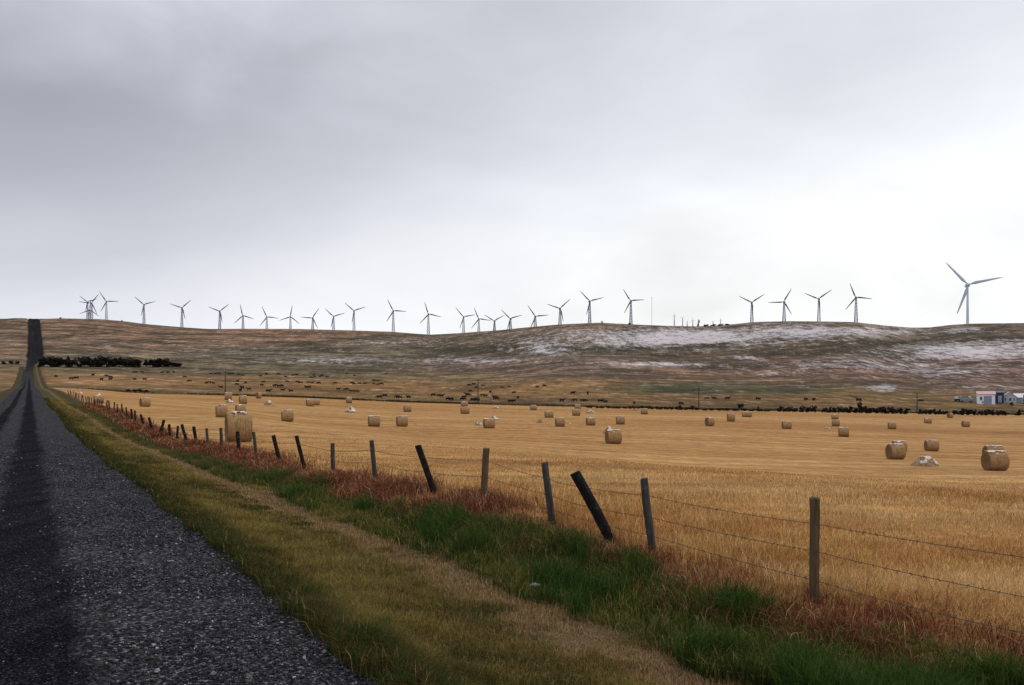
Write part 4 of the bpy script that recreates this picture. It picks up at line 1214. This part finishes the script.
# ------------------------------------------------------------------ trees and bushes
def leaf_cloud(n, rx, rz, zc, seed, size, shape='round'):
    rs = np.random.default_rng(seed)
    nb = 12
    cen = rs.normal(0, .42, (nb, 3)); cen /= np.maximum(1, np.linalg.norm(cen, axis=1))[:, None]
    rad = rs.uniform(.28, .5, nb)
    k = rs.integers(0, nb, n)
    d = rs.normal(size=(n, 3)); d /= np.linalg.norm(d, axis=1)[:, None]
    P = cen[k] + d * (rad[k] * rs.uniform(.35, 1.05, n) ** .6)[:, None]
    if shape == 'cone':
        t = np.clip((P[:, 2] + 1) / 2, 0, 1); P[:, :2] *= (1.15 - t)[:, None]
    P = P * np.array([rx, rx, rz]) + np.array([0, 0, zc])
    P[:, 2] = np.maximum(P[:, 2], .03)
    a = rs.normal(size=(n, 3)); a /= np.linalg.norm(a, axis=1)[:, None]
    b = np.cross(a, rs.normal(size=(n, 3))); b /= np.linalg.norm(b, axis=1)[:, None]
    s = (size * rs.uniform(.6, 1.5, n))[:, None]
    V = np.stack([P - a * s, P + b * s * .6, P + a * s, P - b * s * .6], 1).reshape(-1, 3)
    V[:, 2] = np.maximum(V[:, 2], .0)
    q = (np.arange(n) * 4)[:, None] + np.arange(4)
    tone = rs.uniform(.7, 1.35, nb)[k][:, None] * rs.uniform(.75, 1.3, (n, 1))
    C = np.array([.030, .031, .026]) * tone
    brown = rs.uniform(0, 1, n) < .22; C[brown] = np.array([.026, .018, .012]) * tone[brown]
    return np_mesh("crown", V, q, np.full(n, 4), False, {"Col": np.repeat(C, 4, 0)})
def trunk_mesh(h, r, seed, limbs=4):
    rs = random.Random(seed); bm = bmesh.new()
    add_tube(bm, [(0, 0, -.4), (rs.uniform(-.1, .1), 0, h * .5), (rs.uniform(-.2, .2), rs.uniform(-.2, .2), h)], [r, r * .75, r * .3], 7)
    for k in range(limbs):
        a = rs.uniform(0, 6.28); z = h * rs.uniform(.3, .75); l = h * rs.uniform(.25, .4)
        add_tube(bm, [(0, 0, z), (math.cos(a) * l * .5, math.sin(a) * l * .5, z + l * .5), (math.cos(a) * l, math.sin(a) * l, z + l * .8)], [r * .4, r * .25, r * .1], 5)
    return bm_mesh(bm, "trunk", True)
TREES = []
for k in range(4):
    root = empty("shelterbelt_tree")
    ob("trunk", trunk_mesh(4.6, .16, k), root, M['bark'])
    ob("crown", leaf_cloud(1500, 2.6, 3.2, 3.4, k + 10, .30, 'cone' if k == 1 else 'round'), root, M['leaf'])
    TREES.append(root)
used = set()
belt = [(40.5, 8.5), (45.5, 9.5), (51, 8), (57, 9), (62.5, 8.5), (68.5, 10), (75, 8), (81, 9.5), (87.5, 9.5), (94, 9), (100.5, 8), (107, 9.5), (113.5, 8.5), (119.5, 9.2), (126, 8), (132.5, 7.5), (139, 7), (145.5, 7), (151.5, 7.5), (158, 8), (163.5, 6), (169, 5), (174.5, 4.2), (179, 3)]
for i, (px, hh) in enumerate(belt):
    x, y, z = find(px, 367.0 - (.6 if i > 19 else 0), 320)
    k = i % 4
    if k in used: o = copy_tree(TREES[k])
    else: o = TREES[k]; used.add(k)
    H = hh * 1.04 * y / F
    sxy = max(.8, 14.5 * y / F / 5.2) * random.uniform(.9, 1.25)
    o.location = (x, y + random.uniform(-5, 5), z - .1); o.rotation_euler = (0, 0, random.uniform(0, 6.28)); o.scale = (sxy, sxy * .8, H / 6.0)
    tag(o, f"dark bushy tree in the shelterbelt by the road, {nth(i + 1)} from the left", "tree", "shelterbelt trees beside the road below the hill")
BUSH = []
for k in range(4):
    root = empty("bush")
    ob("stem", trunk_mesh(.8, .06, k + 20, 6), root, M['bark'])
    ob("foliage", leaf_cloud(420, .8, .75, .72, k + 40, .14), root, M['leaf'])
    BUSH.append(root)
usedb = set()
hedge = []
def run(x0, x1, n, h0, h1, w, row0, row1):
    for k in range(n):
        t = (k + .5) / n
        hedge.append((x0 + (x1 - x0) * t + random.uniform(-1, 1), row0 + (row1 - row0) * t, random.uniform(h0, h1), w))
run(126, 150, 4, 2.2, 3.4, 7, 391.6, 392.4)
run(588, 640, 9, 1.6, 2.6, 6.5, 408, 409)
run(640, 668, 6, 2.4, 3.6, 6, 409.3, 410)
run(668, 700, 6, 2.6, 4.2, 6, 410, 410.8)
run(700, 772, 9, 1.4, 2.6, 8, 410.8, 412.2)
hedge += [(740.5, 408, 4.2, 7), (758.5, 411.6, 4.6, 4)]
run(776, 816, 7, 3.2, 6.2, 7, 412.6, 413.4)
run(822, 868, 9, 4.6, 6.4, 7, 413.6, 414.6); hedge.append((860, 414.2, 10, 6))
run(868, 908, 8, 4.8, 7.0, 7, 414.6, 415); run(918, 948, 6, 3.6, 5.2, 6, 415, 415.2)
run(953, 1008, 9, 4.6, 6.0, 7, 415.2, 415.6); run(1016, 1060, 6, 4.2, 6, 7, 415.6, 416)
hedge += [(4, 364.5, 3.2, 5), (11, 364.3, 3.4, 5), (17.5, 364.2, 3.2, 5)]
for rx, hh, ww in ((602, 1.8, 2.6), (698.5, 6, 2.6), (706, 1.8, 6), (713, 1.6, 6), (720, 1.6, 6), (727, 1.4, 6), (60.5, 1.2, 3), (122, 1.3, 2)):
    hedge.append((rx, None, hh, ww))
hedge.sort(key=lambda a: a[0])
cnt = {}
for i, (px, row, hh, ww) in enumerate(hedge):
    if row is None:
        y = float(ridge_y(px)) - 5; x = (px - CX) / F * y; z = zf(x, y); where = "on the bare ridge crest"
    elif row < 370: x, y, z = find(px, row, 320); where = "on rough ground across the road"
    else: x, y, z = find(px, row, 300); where = ("at the field corner near the road" if px < 200 else "in the sparse hedge before the thin utility pole" if px < 699 else
              "in the hedge just past the thin utility pole" if px < 775 else "in the thick hedge short of the farm's pole" if px < 917 else "in the hedge below the farm buildings")
    cnt[where] = cnt.get(where, 0) + 1
    k = i % 4
    if k in usedb: o = copy_tree(BUSH[k])
    else: o = BUSH[k]; usedb.add(k)
    o.location = (x, y, z - .05); o.rotation_euler = (0, 0, random.uniform(0, 6.28)); o.scale = (ww * y / F / 1.7, ww * y / F / 1.7, hh * 1.15 * y / F / 1.45)
    tag(o, f"dark {'tall' if hh > 5.5 else 'low'} bush {where}, {nth(cnt[where])} from the left", "bush", "bushes " + where)

# dark grass line along the back edge of the field
def edge_grass():
    n = 26000
    px = RNG.uniform(76, 1080, n); yy = RNG.uniform(309.5, 317, n)
    x = (px - CX) / F * yy; z = zfun(x, yy)
    k = RNG.uniform(0, 1, n) < .25 + .75 * smooth(-.4, .3, fbm(px / 22, px * 0, 77, 3)); k &= RNG.uniform(0, 1, n) < .35 + .65 * smooth(150, 330, px)
    x, yy, z = x[k], yy[k], z[k]; m = len(x)
    c = pick(m, [(.05, .038, .02), (.035, .033, .016), (.09, .065, .03)])
    blades("tall_grass", np.stack([x, yy, z], 1), RNG.uniform(.3, .95, m), np.full(m, .16), RNG.uniform(.1, .6, m), RNG.uniform(0, 6.28, m), c, M['dry'])
edge_grass()

# ------------------------------------------------------------------ farmstead
M['white_wall'] = mat_simple("white_siding", (.80, .82, .88), .7, .08, 1.2)
M['grey_wall'] = mat_simple("grey_siding", (.40, .43, .46), .7, .15, 1.2)
M['blue_wall'] = mat_simple("blue_steel", (.012, .028, .08), .5, .15, 1.2)
M['red_roof'] = mat_simple("faded_red_roof", (.46, .32, .31), .8, .15, 1.0)
M['grey_roof'] = mat_simple("pale_roof", (.58, .58, .62), .7, .15, 1.0)
M['dark_glass'] = mat_simple("dark_glass", (.015, .02, .028), .15, .1, 1.0, 0, .5)
M['trim'] = mat_simple("trim_paint", (.25, .28, .36), .7, .1, 1.0)
M['rubber'] = mat_simple("tyre_rubber", (.015, .015, .016), .9, .1, 3)
M['truck'] = mat_simple("pale_truck_paint", (.22, .30, .36), .4, .1, 1)
M['van'] = mat_simple("white_van_paint", (.72, .70, .74), .4, .05, 1)
M['darkpaint'] = mat_simple("dark_paint", (.03, .022, .035), .4, .1, 1)
def house(name, px0, px1, base, top, label, wall, roof, depth, gable_front, details, roof_h=.25, rz=3):
    pm = (px0 + px1) / 2
    x, y, z = find(pm, base, 320)
    Wd = (px1 - px0) * y / F; Ht = (base - top) * y / F
    root = empty(name, (x, y, z), -math.atan2(x, y) + R(rz)); tag(root, label, "building")
    eave = Ht * (1 - roof_h)
    bm = bmesh.new()
    if gable_front: add_prism(bm, [(-Wd / 2, -.8), (Wd / 2, -.8), (Wd / 2, eave), (0, Ht * .985), (-Wd / 2, eave)], 0, depth)
    else:
        add_box(bm, (0, depth / 2, eave / 2 - .4), (Wd, depth, eave + .8))
        for sx in (-1, 1):
            a = [bm.verts.new((sx * (Wd / 2 - .02), yy, zz)) for yy, zz in ((0.02, eave), (depth - .02, eave), (depth / 2, Ht * .97))]; bm.faces.new(a)
    ob("wall", bm_mesh(bm, "wall"), root, M[wall])
    bm = bmesh.new(); t = .16; o_ = .35
    if gable_front:
        sl = (Ht - eave) / (Wd / 2)
        for sx in (-1, 1):
            add_prism(bm, [(0, Ht + .02), (sx * (Wd / 2 + o_), eave - o_ * sl + .02), (sx * (Wd / 2 + o_), eave - o_ * sl + .02 + t), (0, Ht + t + .02)], -o_, depth + o_)
    else:
        sl = (Ht - eave) / (depth / 2)
        for (ya, yb, za, zb) in ((-o_, depth / 2, eave - o_ * sl, Ht), (depth + o_, depth / 2, eave - o_ * sl, Ht)):
            vs = [(-Wd / 2 - o_, ya, za + .02), (Wd / 2 + o_, ya, za + .02), (Wd / 2 + o_, yb, zb + .02), (-Wd / 2 - o_, yb, zb + .02)]
            lo = [bm.verts.new(v) for v in vs]; hi = [bm.verts.new((v[0], v[1], v[2] + t)) for v in vs]
            bm.faces.new(lo); bm.faces.new(hi)
            for j in range(4): bm.faces.new((lo[j], lo[(j + 1) % 4], hi[(j + 1) % 4], hi[j]))
    ob("roof", bm_mesh(bm, "roof"), root, M[roof])
    for kind, cx, cz, w, h in details:
        bm = bmesh.new(); X0, Z0 = cx * Wd, cz * Ht
        if kind == "door":
            add_box(bm, (X0, -.04, Z0), (w * Wd, .08, h * Ht)); d = ob("door", bm_mesh(bm, "door"), root, M['trim'])
            bm = bmesh.new(); add_box(bm, (X0 + w * Wd * .4, -.12, Z0), (.08, .08, .3)); ob("handle", bm_mesh(bm, "handle"), d, M['dark_glass'])
        else:
            ww, hh = w * Wd, h * Ht
            for c_, s_ in (((X0 - ww / 2, -.05, Z0), (.1, .1, hh + .1)), ((X0 + ww / 2, -.05, Z0), (.1, .1, hh + .1)), ((X0, -.05, Z0 + hh / 2), (ww - .1, .1, .1)), ((X0, -.05, Z0 - hh / 2), (ww - .1, .1, .1))): add_box(bm, c_, s_)
            f = ob("window", bm_mesh(bm, "window"), root, M['white_wall'])
            bm = bmesh.new(); add_box(bm, (X0, -.02, Z0), (ww - .1, .04, hh - .1)); ob("pane", bm_mesh(bm, "pane"), f, M['dark_glass'])
    return root
house("white_shed", 978.6, 994, 404.3, 391.6, "white shed with faded reddish roof, largest building of the farmstead", 'white_wall', 'red_roof', 9, False, [("door", .08, .33, .46, .62), ("window", -.30, .45, .14, .3)], .22)
house("blue_shed", 994.8, 1003.2, 403, 391.8, "dark blue metal shed between white shed and grey house", 'blue_wall', 'blue_wall', 8, False, [("door", .1, .35, .4, .6)], .08)
house("farmhouse", 1003.6, 1015.5, 403, 392.2, "pale grey farmhouse with white gable roof and dark windows", 'grey_wall', 'grey_roof', 9, True, [("window", -.30, .33, .14, .3), ("window", .05, .33, .2, .3), ("window", .33, .33, .12, .3)], .42)
house("low_garage", 1015.6, 1030, 403.2, 393.8, "low garage with snow-pale roof beside the farmhouse, cut by the photo's edge", 'grey_wall', 'grey_roof', 8, False, [("door", -.2, .32, .3, .55)], .4)
for px_, b_, hh_, ww_, lab_ in ((1019.5, 404.2, 12, 7, "dark tree standing before the low garage beside the farmhouse"), (975.2, 403, 5, 3.6, "small dark tree between farm truck and white shed"), (1003.5, 404.4, 4, 3.5, "small dark shrub-like tree between blue shed and farmhouse")):
    x, y, z = find(px_, b_, 320); y -= 6
    o = copy_tree(TREES[2]); o.location = (x, y, zf(x, y) - .1); o.scale = (ww_ * y / F / 5.2, ww_ * y / F / 5.2, hh_ * y / F / 6.2); o.rotation_euler = (0, 0, px_)
    o.name = "farm_tree"; tag(o, lab_, "tree", "trees around the farm buildings")
def vehicle(name, label, cat, px, base, prof, cab, w, body_m, cab_m, wheels, rz):
    x, y, z = find(px, base, 320)
    root = empty(name, (x, y, z), rz); tag(root, label, cat)
    bm = bmesh.new(); add_prism(bm, prof, -w / 2, w / 2); bmesh.ops.bevel(bm, geom=bm.edges[:], offset=.06, segments=2, affect='EDGES')
    b = ob("body", bm_mesh(bm, "body"), root, M[body_m])
    bm = bmesh.new(); add_prism(bm, cab, -w / 2 + .1, w / 2 - .1); bmesh.ops.bevel(bm, geom=bm.edges[:], offset=.05, segments=2, affect='EDGES')
    c = ob("cab", bm_mesh(bm, "cab"), root, M[cab_m])
    xs = [p[0] for p in cab]; zs = [p[1] for p in cab]
    cxm = (min(xs) + max(xs)) / 2; zm = min(zs) + (max(zs) - min(zs)) * .62
    for sy in (-1, 1):
        bm = bmesh.new(); add_box(bm, (cxm, sy * (w / 2 - .09), zm), ((max(xs) - min(xs)) * .55, .04, (max(zs) - min(zs)) * .42)); ob("window", bm_mesh(bm, "window"), c, M['dark_glass'])
    for wx in wheels:
        for sy in (-1, 1):
            bm = bmesh.new(); add_tube(bm, [(wx, sy * (w / 2 - .22), .42), (wx, sy * (w / 2 + .02), .42)], .42, 16); wh = ob("wheel", bm_mesh(bm, "wheel"), root, M['rubber'])
            bm = bmesh.new(); add_tube(bm, [(wx, sy * (w / 2 + .0), .42), (wx, sy * (w / 2 + .04), .42)], .22, 12); ob("rim", bm_mesh(bm, "rim"), wh, M['grey_roof'])
vehicle("parked_van", "dark van with a snow-white roof left of the farm buildings", "van", 958.5, 401.6, [(-1.5, .3), (1.6, .3), (1.6, 1.25), (-1.5, 1.3)], [(-1.4, 1.3), (1.0, 1.3), (.8, 2.4), (-1.4, 2.45)], 2.0, 'darkpaint', 'van', (-.95, 1.0), R(8))
vehicle("farm_truck", "pale blue grey farm truck parked between van and white shed", "truck", 967, 402.2, [(-2.7, .55), (2.6, .55), (2.6, 1.5), (1.0, 1.5), (.9, 2.2), (-2.7, 2.2)], [(1.05, 1.5), (2.2, 1.5), (1.9, 2.7), (1.05, 2.75)], 2.3, 'truck', 'van', (-1.7, 1.8), R(-10))

# little white building among the shelterbelt trees
house("white_cabin", 66.3, 70.6, 366.2, 362, "small white cabin half hidden in the shelterbelt by the road", 'grey_wall', 'grey_roof', 4, True, [("door", 0, .3, .25, .5)], .4)

# transformer cabinet beside the turbine before the gap
def cabinet():
    y = float(ridge_y(629.6)) - 9; x = (629.6 - CX) / F * y; z = zf(x, y)
    root = empty("transformer_cabinet", (x, y, z)); tag(root, "small dark transformer cabinet at the foot of the turbine before the ridge gap", "cabinet")
    bm = bmesh.new(); add_box(bm, (0, 0, .9), (2.6, 2.0, 2.4)); ob("housing", bm_mesh(bm, "housing"), root, M['darkpaint'])
    bm = bmesh.new(); add_prism(bm, [(-1.5, 2.12), (1.5, 2.12), (1.5, 2.25), (0, 2.5), (-1.5, 2.25)], -1.2, 1.2); ob("roof", bm_mesh(bm, "roof"), root, M['trim'])
cabinet()

# crumpled white litter in the ditch
def litter():
    x, y, z = find(535.5, 591.5)
    bm = bmesh.new(); bmesh.ops.create_icosphere(bm, subdivisions=3, radius=1)
    for v in bm.verts:
        n = random.uniform(.72, 1.12)
        v.co = Vector((v.co.x * .062 * n, v.co.y * .04 * n, (v.co.z * .022 * n) + .02))
    o = ob("litter", bm_mesh(bm, "litter"), None, M['grey_wall']); o.location = (x, y, z + .045)
    tag(o, "crumpled scrap of white litter in the grass at the ditch edge", "litter"); o["kind"] = "thing"
litter()

# ------------------------------------------------------------------ sky and light
SUN_AZ, SUN_EL = R(50), R(42)                    # clockwise from straight ahead
def make_world():
    w = bpy.data.worlds.new("World"); sc.world = w; w.use_nodes = True
    t = w.node_tree; t.nodes.clear()
    N = t.nodes.new; Lk = t.links.new
    out = N("ShaderNodeOutputWorld")
    sky = N("ShaderNodeTexSky"); sky.sky_type = 'NISHITA'; sky.sun_disc = False; sky.sun_elevation = SUN_EL; sky.sun_rotation = SUN_AZ
    bg1 = N("ShaderNodeBackground"); bg1.inputs[1].default_value = .10; Lk(sky.outputs[0], bg1.inputs[0])
    tc = N("ShaderNodeTexCoord"); sep = N("ShaderNodeSeparateXYZ"); Lk(tc.outputs["Generated"], sep.inputs[0])
    def noise(scale, sx, detail, off=0.0):
        mp = N("ShaderNodeMapping"); mp.inputs["Scale"].default_value = sx; mp.inputs["Location"].default_value = (off, off * .7, off * .3)
        mp.inputs["Rotation"].default_value = (0, R(-9), 0)
        Lk(tc.outputs["Generated"], mp.inputs[0])
        n = N("ShaderNodeTexNoise"); n.inputs["Scale"].default_value = scale; n.inputs["Detail"].default_value = detail; n.inputs["Roughness"].default_value = .5; n.inputs["Distortion"].default_value = .4
        Lk(mp.outputs[0], n.inputs["Vector"]); return n.outputs["Fac"]
    def mth(op, a, b, clamp=False):
        m = N("ShaderNodeMath"); m.operation = op; m.use_clamp = clamp
        for k, v in enumerate((a, b)):
            if isinstance(v, (int, float)): m.inputs[k].default_value = v
            else: Lk(v, m.inputs[k])
        return m.outputs[0]
    n1 = noise(1.0, (1.3, 1.0, 3.0), 4, 3.1); n2 = noise(1.0, (5, 4, 9), 7, 1.7)
    tilt = mth('MULTIPLY', mth('ADD', sep.outputs[0], .40), -.10)
    z = mth('ADD', mth('ADD', sep.outputs[2], tilt), mth('ADD', mth('MULTIPLY', mth('SUBTRACT', n1, .5), .22), mth('MULTIPLY', mth('SUBTRACT', n2, .5), .13)))
    def ramp(stops):
        r = N("ShaderNodeValToRGB"); el = r.color_ramp.elements; r.color_ramp.interpolation = 'B_SPLINE'
        while len(el) < len(stops): el.new(.5)
        for e, (p, c) in zip(el, stops): e.position = p; e.color = (*c, 1)
        Lk(z, r.inputs[0]); return r.outputs[0]
    def g(v, blue=1.06): return (v * .985, v * 1.005, v * (1.03 + (blue - 1) * .8))
    left = ramp([(0, g(.88)), (.06, g(.86)), (.12, g(.78)), (.17, g(.62, 1.10)), (.23, g(.45, 1.12)), (.30, g(.40, 1.13)), (.37, g(.55, 1.11)), (.44, g(.68, 1.09)), (.6, g(.82)), (1, g(1.05))])
    right = ramp([(0, g(.99, 1.02)), (.08, g(1.04, 1.01)), (.13, g(1.06, 1.01)), (.18, g(.98, 1.02)), (.23, g(.84, 1.04)), (.28, g(.74, 1.05)), (.35, g(.69, 1.06)), (.46, g(.72)), (.64, g(.85)), (1, g(1.05))])
    mr = N("ShaderNodeMapRange"); mr.interpolation_type = 'SMOOTHSTEP'; mr.inputs[1].default_value = -.55; mr.inputs[2].default_value = .36
    Lk(mth('ADD', sep.outputs[0], mth('MULTIPLY', mth('SUBTRACT', n1, .5), .5)), mr.inputs[0])
    mx = N("ShaderNodeMix"); mx.data_type = 'RGBA'; Lk(mr.outputs[0], mx.inputs[0]); Lk(left, mx.inputs[6]); Lk(right, mx.inputs[7])
    n3 = noise(1.0, (2.2, 1.6, 6.5), 5, 7.3)
    fine = mth('ADD', .64, mth('ADD', mth('MULTIPLY', n2, .36), mth('MULTIPLY', n3, .48)))
    bg2 = N("ShaderNodeBackground"); Lk(mx.outputs[2], bg2.inputs[0]); Lk(fine, bg2.inputs[1])
    ms = N("ShaderNodeMixShader"); ms.inputs[0].default_value = .94
    Lk(bg1.outputs[0], ms.inputs[1]); Lk(bg2.outputs[0], ms.inputs[2]); Lk(ms.outputs[0], out.inputs[0])
make_world()
sun = bpy.data.lights.new("sun", 'SUN'); sun.energy = 1.5; sun.angle = R(12); sun.color = (1, .93, .84)
so = bpy.data.objects.new("sun", sun); link(so)
d = Vector((math.sin(SUN_AZ) * math.cos(SUN_EL), math.cos(SUN_AZ) * math.cos(SUN_EL), math.sin(SUN_EL)))
so.rotation_euler = d.to_track_quat('Z', 'Y').to_euler(); so.location = d * 50

vs = sc.view_settings
vs.view_transform = 'Standard'; vs.look = 'None'; vs.exposure = 0.0; vs.gamma = 1.0; vs.use_curve_mapping = False
sc.render.film_transparent = False
sc.cycles.max_bounces = 6
